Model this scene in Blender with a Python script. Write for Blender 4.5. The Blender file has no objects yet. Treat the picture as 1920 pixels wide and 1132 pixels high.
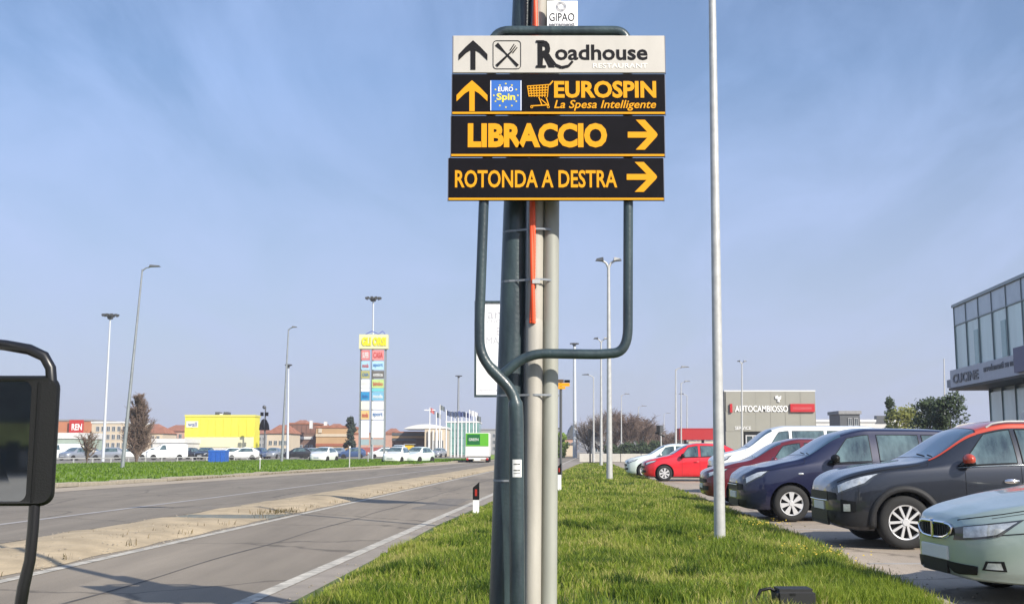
import bpy, bmesh, math, random
import numpy as np
from mathutils import Vector, Matrix
rnd = random.Random(7)
S = bpy.context.scene
COL = S.collection
R = math.radians
# ------------------------------------------------------------ camera, world, sun
CAMH, FPX, PITCH = 1.25, 2100.0, math.atan(276/2100)
cam = bpy.data.cameras.new('camera'); cam.lens = FPX/1920*36; cam.sensor_width = 36
cam.clip_start = .05; cam.clip_end = 6000
camo = bpy.data.objects.new('camera', cam); COL.objects.link(camo)
camo.location = (0, 0, CAMH); camo.rotation_euler = (R(90)+PITCH, 0, 0)
S.camera = camo
SUNV = Vector((.66, -.75, 0)).normalized(); SUNEL = R(34)
W = bpy.data.worlds.new('World'); S.world = W; W.use_nodes = True
nt = W.node_tree; N = nt.nodes; Lk = nt.links; N.clear()
wo = N.new('ShaderNodeOutputWorld'); bg = N.new('ShaderNodeBackground'); bg.inputs[1].default_value = .098
sky = N.new('ShaderNodeTexSky'); sky.sky_type = 'NISHITA'; sky.sun_disc = False
sky.sun_elevation = SUNEL; sky.sun_rotation = math.atan2(SUNV.x, SUNV.y)
sky.air_density = 1.0; sky.dust_density = 1.3; sky.ozone_density = 4.5
tc = N.new('ShaderNodeTexCoord')
sep = N.new('ShaderNodeSeparateXYZ'); Lk.new(tc.outputs['Generated'], sep.inputs[0])
ad = N.new('ShaderNodeMath'); ad.operation = 'ADD'; ad.inputs[1].default_value = .16; Lk.new(sep.outputs[2], ad.inputs[0])
mx_ = N.new('ShaderNodeMath'); mx_.operation = 'MAXIMUM'; mx_.inputs[1].default_value = .05; Lk.new(ad.outputs[0], mx_.inputs[0])
dv = N.new('ShaderNodeVectorMath'); dv.operation = 'DIVIDE'; Lk.new(tc.outputs['Generated'], dv.inputs[0])
cb = N.new('ShaderNodeCombineXYZ')
for i in range(3): Lk.new(mx_.outputs[0], cb.inputs[i])
Lk.new(cb.outputs[0], dv.inputs[1])
mp = N.new('ShaderNodeMapping'); mp.inputs['Scale'].default_value = (1.0, .38, 0); mp.inputs['Rotation'].default_value = (0, 0, R(-22))
Lk.new(dv.outputs[0], mp.inputs[0])
cn = N.new('ShaderNodeTexNoise'); cn.inputs['Scale'].default_value = 2.3; cn.inputs['Detail'].default_value = 8; cn.inputs['Roughness'].default_value = .55; cn.inputs['Distortion'].default_value = .5
Lk.new(mp.outputs[0], cn.inputs['Vector'])
cr = N.new('ShaderNodeValToRGB'); cr.color_ramp.elements[0].position = .40; cr.color_ramp.elements[0].color = (.16,)*3+(1,)
cr.color_ramp.elements[1].position = .74; cr.color_ramp.elements[1].color = (.72,)*3+(1,)
Lk.new(cn.outputs[0], cr.inputs[0])
mixc = N.new('ShaderNodeMix'); mixc.data_type = 'RGBA'
Lk.new(cr.outputs[0], mixc.inputs[0]); Lk.new(sky.outputs[0], mixc.inputs[6]); mixc.inputs[7].default_value = (3.7, 5.05, 8.2, 1)
# thin veil of haze low over the horizon
vr = N.new('ShaderNodeMapRange'); vr.inputs[1].default_value = .0; vr.inputs[2].default_value = .32; vr.inputs[3].default_value = .85; vr.inputs[4].default_value = 0
Lk.new(sep.outputs[2], vr.inputs[0])
mixv = N.new('ShaderNodeMix'); mixv.data_type = 'RGBA'
Lk.new(vr.outputs[0], mixv.inputs[0]); Lk.new(mixc.outputs[2], mixv.inputs[6]); mixv.inputs[7].default_value = (3.95, 4.2, 5.55, 1)
Lk.new(mixv.outputs[2], bg.inputs[0]); Lk.new(bg.outputs[0], wo.inputs[0])
sun = bpy.data.lights.new('sun', 'SUN'); sun.energy = 4.9; sun.angle = R(.5); sun.color = (1, .93, .82)
suno = bpy.data.objects.new('sun', sun); COL.objects.link(suno); suno.location = (20, -30, 40)
sd = Vector((SUNV.x*math.cos(SUNEL), SUNV.y*math.cos(SUNEL), math.sin(SUNEL)))
suno.rotation_euler = sd.to_track_quat('Z', 'Y').to_euler()
S.view_settings.view_transform = 'Standard'; S.view_settings.look = 'None'
S.view_settings.exposure = 0.48; S.view_settings.gamma = 1
S.view_settings.use_curve_mapping = False
# ------------------------------------------------------------ helpers
def ray(px, py):
    x = (px-960)/FPX; y = (566-py)/FPX; c, s = math.cos(PITCH), math.sin(PITCH)
    return Vector((x, c - y*s, s + y*c))
def at(px, py, z=0):
    d = ray(px, py); t = (z-CAMH)/d.z; return Vector((d.x*t, d.y*t, z))
def P(px, py, D):
    d = ray(px, py); t = D/d.y; return Vector((d.x*t, D, CAMH+d.z*t))
def ppm(D): return FPX/D
OFF = {}
def tag(o, label=None, cat=None, group=None, kind=None):
    if label: o['label'] = label
    if cat: o['category'] = cat
    if group: o['group'] = group
    if kind: o['kind'] = kind
    return o
def thing(name, label, cat, loc=(0, 0, 0), rz=0, group=None):
    o = bpy.data.objects.new(name, None); COL.objects.link(o)
    o.empty_display_size = .3; o.location = loc; o.rotation_euler = (0, 0, rz)
    OFF[o.name] = Vector(loc); return tag(o, label, cat, group)
def link(name, me, parent=None, loc=None):
    o = bpy.data.objects.new(name, me); COL.objects.link(o)
    if parent is not None: o.parent = parent
    if loc is not None: o.location = loc
    return o
def copy_tree(o, parent=None):
    c = o.copy(); COL.objects.link(c); c.parent = parent
    for ch in list(o.children): copy_tree(ch, c)
    return c
class MB:
    def __init__(s): s.v = []; s.f = []; s.m = []
    def add(s, vs, fs, mi=0):
        b = len(s.v); s.v += [tuple(v) for v in vs]
        for f in fs: s.f.append(tuple(b+i for i in f)); s.m.append(mi)
        return s
    def box(s, a, b, mi=0):
        x0, y0, z0 = a; x1, y1, z1 = b
        return s.add([(x0,y0,z0),(x1,y0,z0),(x1,y1,z0),(x0,y1,z0),(x0,y0,z1),(x1,y0,z1),(x1,y1,z1),(x0,y1,z1)],
            [(0,3,2,1),(4,5,6,7),(0,1,5,4),(1,2,6,5),(2,3,7,6),(3,0,4,7)], mi)
    def tube(s, pts, rads, n=8, mi=0, cap=True):
        pts = [Vector(p) for p in pts]
        if not hasattr(rads, '__len__'): rads = [rads]*len(pts)
        rings = []; ref = None
        for i, p in enumerate(pts):
            a = pts[max(0, i-1)]; b = pts[min(len(pts)-1, i+1)]; d = (b-a)
            d = d.normalized() if d.length > 1e-9 else Vector((0, 0, 1))
            if ref is None: ref = Vector((1, 0, 0)) if abs(d.x) < .9 else Vector((0, 1, 0))
            u = (ref - d*ref.dot(d)).normalized(); w = d.cross(u); ref = u
            rings.append([p+(u*math.cos(t)+w*math.sin(t))*rads[i] for t in [2*math.pi*k/n for k in range(n)]])
        vs = [v for r in rings for v in r]; fs = []
        for i in range(len(pts)-1):
            for k in range(n):
                k2 = (k+1) % n; fs.append((i*n+k, i*n+k2, (i+1)*n+k2, (i+1)*n+k))
        if cap: fs.append(tuple(reversed(range(n)))); fs.append(tuple((len(pts)-1)*n+k for k in range(n)))
        return s.add(vs, fs, mi)
    def prism(s, poly, d0, d1, plane='xz', mi=0):   # polygon in a plane, extruded along the third axis
        n = len(poly)
        def m(a, b, c): return (a, c, b) if plane == 'xz' else ((a, b, c) if plane == 'xy' else (c, a, b))
        vs = [m(a, b, d0) for a, b in poly]+[m(a, b, d1) for a, b in poly]
        fs = [tuple(range(n)), tuple(reversed(range(n, 2*n)))]+[(i, i+n, (i+1) % n+n, (i+1) % n) for i in range(n)]
        return s.add(vs, fs, mi)
    def lathe(s, prof, n=32, c=(0, 0, 0), axis='y', mi=0):   # prof: (radius, along)
        vs = []; fs = []
        for r, a in prof:
            for k in range(n):
                t = 2*math.pi*k/n; x, z = r*math.cos(t), r*math.sin(t)
                vs.append((c[0]+x, c[1]+a, c[2]+z) if axis == 'y' else (c[0]+x, c[1]+z, c[2]+a))
        for i in range(len(prof)-1):
            for k in range(n): fs.append((i*n+k, i*n+(k+1) % n, (i+1)*n+(k+1) % n, (i+1)*n+k))
        return s.add(vs, fs, mi)
    def blob(s, c, r, n=8, m=6, mi=0):
        vs = []; fs = []
        for i in range(m+1):
            a = math.pi*i/m
            for k in range(n):
                t = 2*math.pi*k/n; vs.append((c[0]+r[0]*math.sin(a)*math.cos(t), c[1]+r[1]*math.sin(a)*math.sin(t), c[2]+r[2]*math.cos(a)))
        for i in range(m):
            for k in range(n): fs.append((i*n+k, (i+1)*n+k, (i+1)*n+(k+1) % n, i*n+(k+1) % n))
        return s.add(vs, fs, mi)
    def mesh(s, name, mats, off=None, smooth=False):
        me = bpy.data.meshes.new(name)
        v = s.v if off is None else [(a-off[0], b-off[1], c-off[2]) for a, b, c in s.v]
        me.from_pydata(v, [], s.f)
        for m in (mats if isinstance(mats, (list, tuple)) else [mats]): me.materials.append(m)
        me.polygons.foreach_set('material_index', s.m)
        bm = bmesh.new(); bm.from_mesh(me); bmesh.ops.recalc_face_normals(bm, faces=bm.faces); bm.to_mesh(me); bm.free()
        if smooth:
            me.shade_smooth()
            me.set_sharp_from_angle(angle=R(smooth if smooth is not True else 40))
        me.update(); return me
    def build(s, name, mats, parent=None, world=True, smooth=False, loc=None):
        off = None
        if parent is not None and world:
            r = parent
            while r.parent: r = r.parent
            off = OFF.get(r.name)
        return link(name, s.mesh(name, mats, off, smooth), parent, loc)
def bevel(me, w=.01, seg=2):
    bm = bmesh.new(); bm.from_mesh(me)
    bmesh.ops.bevel(bm, geom=list(bm.edges), offset=w, segments=seg, affect='EDGES', clamp_overlap=True)
    bm.to_mesh(me); bm.free(); return me
# ------------------------------------------------------------ materials
MATS = {}
def mat(name, c, rough=.6, metal=0, var=0, vscale=4, bump=0, bscale=40, coat=0, spec=.5, emit=None, var2=None, streak=None, vdark=None, flake=0):
    if name in MATS: return MATS[name]
    m = bpy.data.materials.new(name); m.use_nodes = True; t = m.node_tree; b = t.nodes['Principled BSDF']
    b.inputs['Base Color'].default_value = (*c, 1); b.inputs['Roughness'].default_value = rough
    b.inputs['Metallic'].default_value = metal; b.inputs['Coat Weight'].default_value = coat
    b.inputs['Coat Roughness'].default_value = .04
    b.inputs['Specular IOR Level'].default_value = spec
    if emit: b.inputs['Emission Color'].default_value = (*emit, 1); b.inputs['Emission Strength'].default_value = 1
    if var or bump:
        co = t.nodes.new('ShaderNodeTexCoord'); src = co.outputs['Object']
        if streak:
            mpn = t.nodes.new('ShaderNodeMapping'); mpn.inputs['Scale'].default_value = streak
            t.links.new(src, mpn.inputs[0]); src = mpn.outputs[0]
    if var:
        n1 = t.nodes.new('ShaderNodeTexNoise'); n1.inputs['Scale'].default_value = vscale; n1.inputs['Detail'].default_value = 7; n1.inputs['Roughness'].default_value = .62
        t.links.new(src, n1.inputs['Vector'])
        r = t.nodes.new('ShaderNodeValToRGB'); r.color_ramp.elements[0].position = .3; r.color_ramp.elements[1].position = .72
        dk = vdark or tuple(x*(1-var) for x in c); lt = var2 or tuple(min(1, x*(1+var)) for x in c)
        r.color_ramp.elements[0].color = (*dk, 1); r.color_ramp.elements[1].color = (*lt, 1)
        t.links.new(n1.outputs[0], r.inputs[0]); t.links.new(r.outputs[0], b.inputs['Base Color'])
    if bump:
        n2 = t.nodes.new('ShaderNodeTexNoise'); n2.inputs['Scale'].default_value = bscale; n2.inputs['Detail'].default_value = 5
        t.links.new(co.outputs['Object'], n2.inputs['Vector'])
        bp = t.nodes.new('ShaderNodeBump'); bp.inputs['Strength'].default_value = bump; bp.inputs['Distance'].default_value = .02
        t.links.new(n2.outputs[0], bp.inputs['Height']); t.links.new(bp.outputs[0], b.inputs['Normal'])
    MATS[name] = m; return m
def asphalt(name, c, wear=.25, yaw=0, cracks=True):
    m = bpy.data.materials.new(name); m.use_nodes = True; t = m.node_tree; b = t.nodes['Principled BSDF']; L = t.links.new
    b.inputs['Roughness'].default_value = .82; b.inputs['Specular IOR Level'].default_value = .35
    co = t.nodes.new('ShaderNodeTexCoord')
    def noise(sc, det=6, scale=(1, 1, 1), rz=0, rg=.6):
        mpn = t.nodes.new('ShaderNodeMapping'); mpn.inputs['Scale'].default_value = scale; mpn.inputs['Rotation'].default_value = (0, 0, rz)
        L(co.outputs['Object'], mpn.inputs[0]); n = t.nodes.new('ShaderNodeTexNoise'); n.inputs['Scale'].default_value = sc; n.inputs['Detail'].default_value = det; n.inputs['Roughness'].default_value = rg
        L(mpn.outputs[0], n.inputs['Vector']); return n.outputs[0]
    def ramp(src, p0, c0, p1, c1):
        r = t.nodes.new('ShaderNodeValToRGB'); r.color_ramp.elements[0].position = p0; r.color_ramp.elements[1].position = p1
        r.color_ramp.elements[0].color = (*c0, 1); r.color_ramp.elements[1].color = (*c1, 1); L(src, r.inputs[0]); return r.outputs[0]
    def mul(a, bb):
        x = t.nodes.new('ShaderNodeMix'); x.data_type = 'RGBA'; x.blend_type = 'MULTIPLY'; x.inputs[0].default_value = 1
        L(a, x.inputs[6]); L(bb, x.inputs[7]); return x.outputs[2]
    a = ramp(noise(.35, 7, (1.6, .35, 1), yaw), .3, tuple(x*(1-wear) for x in c), .7, tuple(x*(1+wear) for x in c))
    g = ramp(noise(70, 3, rg=.8), .3, (.72,)*3, .75, (1.25,)*3)
    st = ramp(noise(2.2, 4, (1, .05, 1), yaw), .35, (.86,)*3, .7, (1.06,)*3)     # wheel tracks worn along the lane
    col = mul(mul(a, g), st)
    if cracks:
        v = t.nodes.new('ShaderNodeTexVoronoi'); v.feature = 'DISTANCE_TO_EDGE'; v.inputs['Scale'].default_value = .32; v.inputs['Randomness'].default_value = 1
        dn = t.nodes.new('ShaderNodeTexNoise'); dn.inputs['Scale'].default_value = 2.5; dn.inputs['Detail'].default_value = 5
        L(co.outputs['Object'], dn.inputs['Vector'])
        ad = t.nodes.new('ShaderNodeMix'); ad.data_type = 'VECTOR'; ad.inputs[0].default_value = .25
        L(co.outputs['Object'], ad.inputs[4]); L(dn.outputs['Color'], ad.inputs[5]); L(ad.outputs[1], v.inputs['Vector'])
        col = mul(col, ramp(v.outputs['Distance'], .0, (.55,)*3, .012, (1, 1, 1)))
    L(col, b.inputs['Base Color'])
    bp = t.nodes.new('ShaderNodeBump'); bp.inputs['Strength'].default_value = .5; bp.inputs['Distance'].default_value = .006
    L(noise(110, 3), bp.inputs['Height']); L(bp.outputs[0], b.inputs['Normal'])
    MATS[name] = m; return m
def paint(name, c, metal=.0, coat=1, rough=.35): return mat(name, c, rough, metal, coat=coat, var=.05, vscale=3)
M_black = mat('black_plastic', (.009, .0095, .010), .5, bump=.1, bscale=200, spec=.25)
M_trim = mat('trim_plastic', (.022, .0225, .024), .6, spec=.3, bump=.15, bscale=260)
M_rubber = mat('rubber', (.018, .018, .018), .85, bump=.3, bscale=90)
M_alloy = mat('alloy', (.66, .66, .66), .3, .35, var=.08)
M_chrome = mat('chrome', (.8, .8, .82), .08, 1)
M_glass = mat('car_glass', (.05, .10, .105), .03, 0, spec=1, var=.6, vscale=2.4, coat=1, vdark=(.008, .018, .022), var2=(.13, .20, .20), streak=(1.6, 1, .5))  # opaque pane; light and dark blocks of interior and reflections painted in as mottling
M_shield = mat('windscreen_glass', (.035, .075, .115), .02, 0, spec=1, coat=.6)  # blue of the reflected sky is partly put into the base colour
M_lamp = mat('lamp_glass', (.55, .58, .6), .08, .3, coat=1, var=.4, vscale=14)
M_lampd = mat('lamp_housing', (.05, .055, .06), .15, .2, coat=1)
M_red = mat('tail_lamp', (.4, .01, .01), .15, coat=1)
M_plate = mat('plate_white', (.7, .7, .68), .4)
M_white = mat('white_paint', (.78, .78, .76), .5, var=.05)
M_galv = mat('galvanised_steel', (.45, .455, .44), .5, .2, var=.16, vscale=9, bump=.05, bscale=60)
M_galvd = mat('lamp_steel', (.27, .29, .31), .5, .4, var=.2, vscale=5)
M_green = mat('dark_green_paint', (.022, .036, .046), .36, .0, coat=.2, var=.35, vscale=5, bump=.12, bscale=50, vdark=(.014, .023, .032), var2=(.05, .078, .082), streak=(2.2, 2.2, .45))
M_pvc = mat('conduit_grey', (.37, .35, .305), .6, 0, var=.24, vscale=5, streak=(1, 1, .2), bump=.06, bscale=80)
M_pvc2 = mat('conduit_zinc', (.33, .335, .295), .55, .1, var=.16, vscale=6, streak=(1, 1, .2))
M_orange = mat('red_duct', (.80, .085, .02), .45)
M_amber = mat('sign_amber', (.70, .31, .008), .6, spec=.2)
M_signk = mat('sign_black', (.005, .0045, .007), .7, var=.3, vscale=4, spec=.12)
M_signw = mat('sign_cream', (.49, .465, .42), .5, var=.09, vscale=3, streak=(2, 1, .5))
M_alu = mat('sign_edge', (.16, .18, .24), .5, .4)
M_blue = mat('logo_blue', (.02, .12, .45), .5)
M_yel = mat('logo_yellow', (.75, .62, .05), .5)
M_ink = mat('ink', (.012, .012, .014), .7, spec=.15)
M_dglass = mat('building_glass', (.05, .07, .08), .08, 0, spec=.9, var=.5, vscale=.6)
M_concrete = mat('kerb_concrete', (.30, .265, .205), .9, var=.22, vscale=3, bump=.5, bscale=45)
# ------------------------------------------------------------ text
def textmesh(s, w, h, mats, bold=0, ext=.001, shear=0, space=1.0):
    cu = bpy.data.curves.new('t', 'FONT'); cu.body = s; cu.size = 1; cu.resolution_u = 3
    cu.offset = bold; cu.extrude = .01; cu.shear = shear; cu.space_character = space; cu.align_x = 'LEFT'
    o = bpy.data.objects.new('t', cu); COL.objects.link(o)
    dg = bpy.context.evaluated_depsgraph_get(); me = bpy.data.meshes.new_from_object(o.evaluated_get(dg))
    bpy.data.objects.remove(o)
    n = len(me.vertices); co = np.empty(n*3); me.vertices.foreach_get('co', co); co = co.reshape(-1, 3)
    mn, mxx = co.min(0), co.max(0)
    x = (co[:, 0]-mn[0])/(mxx[0]-mn[0])*w; z = (co[:, 1]-mn[1])/(mxx[1]-mn[1])*h
    y = np.where(co[:, 2] > 0, -ext, 0)
    me.vertices.foreach_set('co', np.stack([x, y, z], 1).ravel())
    me.materials.clear(); me.materials.append(mats)
    for p in me.polygons: p.material_index = 0
    me.update(); return me
def text(name, s, p0, p1, D, m, parent, **k):     # p0 lower left, p1 upper right in the plane Y = D
    a = P(p0[0], p0[1], D); b = P(p1[0], p1[1], D)
    me = textmesh(s, b.x-a.x, b.z-a.z, m, **k)
    r = parent
    while r.parent: r = r.parent
    return link(name, me, parent, a-OFF[r.name])
# ------------------------------------------------------------ setting
def lerp_tab(tab, y):
    return float(np.interp(y, [a for a, b in tab], [b for a, b in tab]))
XRT = [(-40,-5.0),(0,-2.6),(9.4,-1.8),(13,-1.57),(18.6,-1.25),(27.6,-.46),(44,1.0),(61,2.5),(109,6.8),(200,15),(420,34)]
XLT = [(-40,-19),(0,-17.2),(36,-14.9),(46,-13.3),(57,-12),(69,-10.2),(87.5,-7.3),(120,-4),(200,3.6),(420,20)]
def XR(y): return lerp_tab(XRT, y)
def XL(y): return lerp_tab(XLT, y)
def XLN(y): return -2.95+.0745*y            # right edge line of the near lane
def XM0(y): return -5.70+.069*y             # near edge line by the median
def XM1(y): return -7.95+.073*y             # far side of the median
def XFL(y): return -9.95+.074*y             # lane line of the far carriageway
XKT = [(-40,0),(0,2.62),(9.05,3.40),(18.4,4.14),(28.2,4.68),(54.7,6.0),(120,9.8)]
def XK(y): return lerp_tab(XKT, y)               # kerb of the car park
def YS(a, b, n, p=1.6): return [a+(b-a)*(i/n)**p for i in range(n+1)]
def strip(name, f0, f1, ys, z, m, cross=1, zf=None, kind='structure', parent=None):
    mb = MB(); n = cross+1; vs = []
    for y in ys:
        for k in range(n):
            x = f0(y)+(f1(y)-f0(y))*k/cross
            vs.append((x, y, z+(zf(x, y, k/cross) if zf else 0)))
    fs = [(i*n+k, i*n+k+1, (i+1)*n+k+1, (i+1)*n+k) for i in range(len(ys)-1) for k in range(cross)]
    mb.add(vs, fs); o = mb.build(name, m, parent, smooth=80 if zf else False)
    if kind: o['kind'] = kind
    return o
M_ground = mat('ground_far', (.22, .20, .17), .95, var=.25, vscale=.08)
A_road = asphalt('asphalt_road', (.250, .213, .165), .2, R(-4))
A_far = asphalt('asphalt_far_lane', (.22, .19, .15), .18, R(-4))
A_lot = asphalt('asphalt_car_park', (.36, .30, .235), .2, 0)
M_line = mat('road_line', (.42, .39, .33), .8, var=.5, vscale=5)
M_linef = mat('road_line_worn', (.31, .29, .27), .8, var=.2, vscale=2)
M_should = mat('shoulder_pale', (.36, .30, .225), .9, var=.16, vscale=1.2, bump=.2, bscale=30)
M_dirt = mat('median_dry', (.39, .31, .20), .95, var=.28, vscale=1.6, bump=.6, bscale=22)
M_soil = mat('verge_soil', (.07, .10, .02), .95, var=.5, vscale=2.5, bump=.7, bscale=14, var2=(.12, .16, .035))
M_fgrass = mat('verge_grass', (.15, .23, .025), .95, var=.35, vscale=.8, bump=1, bscale=9)
g = MB(); g.box((-3500, -600, -.6), (3500, 4500, -.03)); g.build('ground', M_ground)['kind'] = 'structure'
strip('road', XL, XR, YS(-40, 420, 60), 0, A_road)
strip('far_carriageway', XL, XM1, YS(-40, 420, 60), .004, A_far)
strip('lane_shoulder', lambda y: XL(y), lambda y: XL(y)+1.9-.006*y, YS(-40, 150, 50), .008, M_should)
strip('edge_shoulder', lambda y: XLN(y)+.1, lambda y: XR(y)+.25, YS(-20, 120, 50), .004, mat('edge_asphalt', (.27, .235, .195), .9, var=.2, vscale=1.5, bump=.4, bscale=60))
strip('edge_line', lambda y: XLN(y)-.02, lambda y: XLN(y)+.13, YS(-10, 200, 60), .009, M_line)
strip('median_edge_line', lambda y: XM0(y), lambda y: XM0(y)+.14, YS(-10, 200, 60), .005, M_line)
strip('lane_line', lambda y: XFL(y)-.10, lambda y: XFL(y)+.08, YS(-10, 200, 60), .009, M_linef)
strip('car_park', lambda y: XK(y)+.1, lambda y: 75, YS(-20, 110, 30), 0, A_lot)
strip('side_road', lambda y: XR(110)-2, lambda y: 75, [110.05, 132], .002, A_far)
M_seam = mat('road_seam', (.085, .078, .07), .9, var=.3, vscale=4)
strip('road_seam', lambda y: -4.35+.072*y+.03*math.sin(y*1.3), lambda y: -4.32+.072*y+.03*math.sin(y*1.3+.3), YS(6, 90, 160), .003, M_seam)
strip('road_patch', lambda y: -3.9+.0735*y+.05*math.sin(3*y), lambda y: -3.15+.0735*y+.03*math.sin(4*y), YS(24, 29, 12, 1), .0025, mat('patch_asphalt', (.17, .15, .125), .85, var=.25, vscale=6, bump=.3, bscale=80))
# parking bay lines, half worn
for i, y in enumerate((12.55, 17.9, 23.2, 28.8, 34.4, 40, 47.5)):
    mb = MB(); x0 = XK(y)+.25; mb.box((x0, y, .001), (x0+4.6, y+.11, .006)); mb.build('bay_line', M_linef)['kind'] = 'structure'
# raised median of dry ground with a concrete edge, in two runs with a gap
def hump(x, y, t):
    s = max(0, math.sin(math.pi*t))**.6
    return s*(.085+.015*math.sin(3.1*x+1.7*y)+.012*math.sin(5.3*y-2*x)+.01*math.sin(11*y+4*x))
for a, b in ((-30, 20.8), (21.9, 200)):
    strip('median', lambda y: XM1(y)+.05+.05*math.sin(3.7*y), lambda y: XM0(y)-.12-.04*math.sin(2.9*y), YS(a, b, 150, 1.5 if b > 50 else 1), .004, M_dirt, 8, lambda x, y, t, a=a, b=b: hump(x, y, t)*min(1, (y-a)/1.2, (b-y)/1.2))
strip('median_gap', lambda y: XM1(y)+.1, lambda y: XM0(y)-.1, [20.5, 22.2], .006, mat('gap_concrete', (.16, .165, .14), .9, var=.3, vscale=3))
# near verge
def vz(x, y, t):
    e = min(1, t*6, (1-t)*6); return e*(.07+.03*math.sin(1.3*x+.7*y)+.02*math.sin(2.9*x-1.9*y)+.012*math.sin(7*x+5*y))
strip('near_verge', XR, lambda y: XK(y)-.02, YS(-12, 92, 120, 1.3), .012, M_soil, 22, vz)
# far verge beyond the road
FO = [(10,-80),(60,-74),(75,-60),(87,-36),(100,-32.5),(122,-25.5),(131,-16),(136,-8)]
strip('far_verge', lambda y: lerp_tab(FO, y), lambda y: XL(y)-.42, YS(10, 135, 80, 1), .03, M_fgrass, 20, lambda x, y, t: .05+.05*math.sin(.9*x+.6*y)*min(1, (1-t)*8))
strip('far_bank', lambda y: XL(y)-3.6, lambda y: XL(y)-.4, YS(136, 300, 20, 1), .03, M_fgrass, 4, lambda x, y, t: .5*math.sin(math.pi*t))
# kerbs: stones one by one
def kerb(label, fx, y0, y1, w, h, L0, lab_group=None, jit=.006, inv=False, smax=1.0):
    t = thing('kerb', label, 'kerb', (fx(y0), y0, 0)); t['kind'] = 'structure'
    del t['category']
    y = y0; meshes = {}
    while y < y1:
        L_ = L0 if y < 60 else L0*2
        if L_ not in meshes:
            mb = MB(); mb.box((0, .012, -.02), (w, L_-.012, h)); meshes[L_] = bevel(mb.mesh('kerb_stone', M_concrete), .015, 1)
        x = fx(y); o = link('kerb_stone', meshes[L_], t, Vector((x+rnd.uniform(-jit, jit), y, rnd.uniform(-jit, jit)))-OFF[t.name])
        o.rotation_euler = (0, 0, -math.atan2(fx(y+L_)-x, L_)); y += L_
    return t
kerb('pale concrete kerb between the near grass verge and the car park', lambda y: XK(y)-.02, 7, 92, .12, .05, 1.0)
kerb('broken concrete kerb along the grass on the far side of the road', lambda y: XL(y)-.42, 24, 134, .34, .13, 1.3, jit=.03)
# ------------------------------------------------------------ grass
def vnoise(x, y, s, seed=0):
    xi = np.floor(x*s).astype(int); yi = np.floor(y*s).astype(int); fx = x*s-xi; fy = y*s-yi
    def h(a, b): v = np.sin(a*127.1+b*311.7+seed*17.3)*43758.5453; return v-np.floor(v)
    fx = fx*fx*(3-2*fx); fy = fy*fy*(3-2*fy)
    return (h(xi, yi)*(1-fx)+h(xi+1, yi)*fx)*(1-fy)+(h(xi, yi+1)*(1-fx)+h(xi+1, yi+1)*fx)*fy
def grassmat(name, stops, rough=.55):
    m = bpy.data.materials.new(name); m.use_nodes = True; t = m.node_tree; b = t.nodes['Principled BSDF']
    b.inputs['Roughness'].default_value = rough; b.inputs['Specular IOR Level'].default_value = .25
    at_ = t.nodes.new('ShaderNodeAttribute'); at_.attribute_name = 'tint'
    r = t.nodes.new('ShaderNodeValToRGB'); e = r.color_ramp.elements
    e[0].position = stops[0][0]; e[0].color = (*stops[0][1], 1); e[1].position = stops[-1][0]; e[1].color = (*stops[-1][1], 1)
    for p, c in stops[1:-1]: k = e.new(p); k.color = (*c, 1)
    t.links.new(at_.outputs['Fac'], r.inputs[0]); t.links.new(r.outputs[0], b.inputs['Base Color'])
    tr = t.nodes.new('ShaderNodeBsdfTranslucent'); t.links.new(r.outputs[0], tr.inputs[0])
    mx = t.nodes.new('ShaderNodeMixShader'); mx.inputs[0].default_value = .5
    out = t.nodes['Material Output']; t.links.new(b.outputs[0], mx.inputs[1]); t.links.new(tr.outputs[0], mx.inputs[2]); t.links.new(mx.outputs[0], out.inputs[0])
    return m
rng = np.random.default_rng(5)
def blades(name, x, y, z, h, w, tint, m, lean=.35, label=None, cat='grass'):
    n = len(x); a = rng.uniform(0, 2*np.pi, n); la = rng.uniform(0, 2*np.pi, n); le = h*rng.uniform(.05, lean*2, n)
    dx, dy = np.cos(a)*w*.5, np.sin(a)*w*.5; lx, ly = np.cos(la)*le, np.sin(la)*le
    v = np.empty((n, 5, 3))
    v[:, 0] = np.stack([x-dx, y-dy, z-.02], 1); v[:, 1] = np.stack([x+dx, y+dy, z-.02], 1)
    v[:, 2] = np.stack([x+lx*.35-dx*.8, y+ly*.35-dy*.8, z+h*.55], 1); v[:, 3] = np.stack([x+lx*.35+dx*.8, y+ly*.35+dy*.8, z+h*.55], 1)
    v[:, 4] = np.stack([x+lx, y+ly, z+h*rng.uniform(.85, 1, n)], 1)
    me = bpy.data.meshes.new(name); me.vertices.add(n*5); me.vertices.foreach_set('co', v.ravel())
    idx = (np.arange(n)*5)[:, None]+np.array([0, 1, 3, 0, 3, 2, 2, 3, 4])[None, :]
    me.loops.add(n*9); me.loops.foreach_set('vertex_index', idx.ravel().astype(np.int32))
    me.polygons.add(n*3); me.polygons.foreach_set('loop_start', np.arange(0, n*9, 3, dtype=np.int32))
    me.polygons.foreach_set('loop_total', np.full(n*3, 3, dtype=np.int32))
    at_ = me.attributes.new('tint', 'FLOAT', 'POINT'); at_.data.foreach_set('value', np.repeat(tint, 5).astype(np.float32))
    me.materials.append(m); me.update(); me.validate(); o = link(name, me)
    return tag(o, label, cat, kind='stuff')
XRv = lambda y: np.interp(y, [a for a, b in XRT], [b for a, b in XRT])
XKv = lambda y: np.interp(y, [a for a, b in XKT], [b for a, b in XKT])
XLv = lambda y: np.interp(y, [a for a, b in XLT], [b for a, b in XLT])
G_near = grassmat('grass_blades', [(0, (.03, .065, .016)), (.25, (.09, .155, .02)), (.5, (.19, .27, .028)), (.78, (.32, .38, .05)), (1, (.48, .44, .15))])
xs, ys_, hs, ws = [], [], [], []
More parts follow.
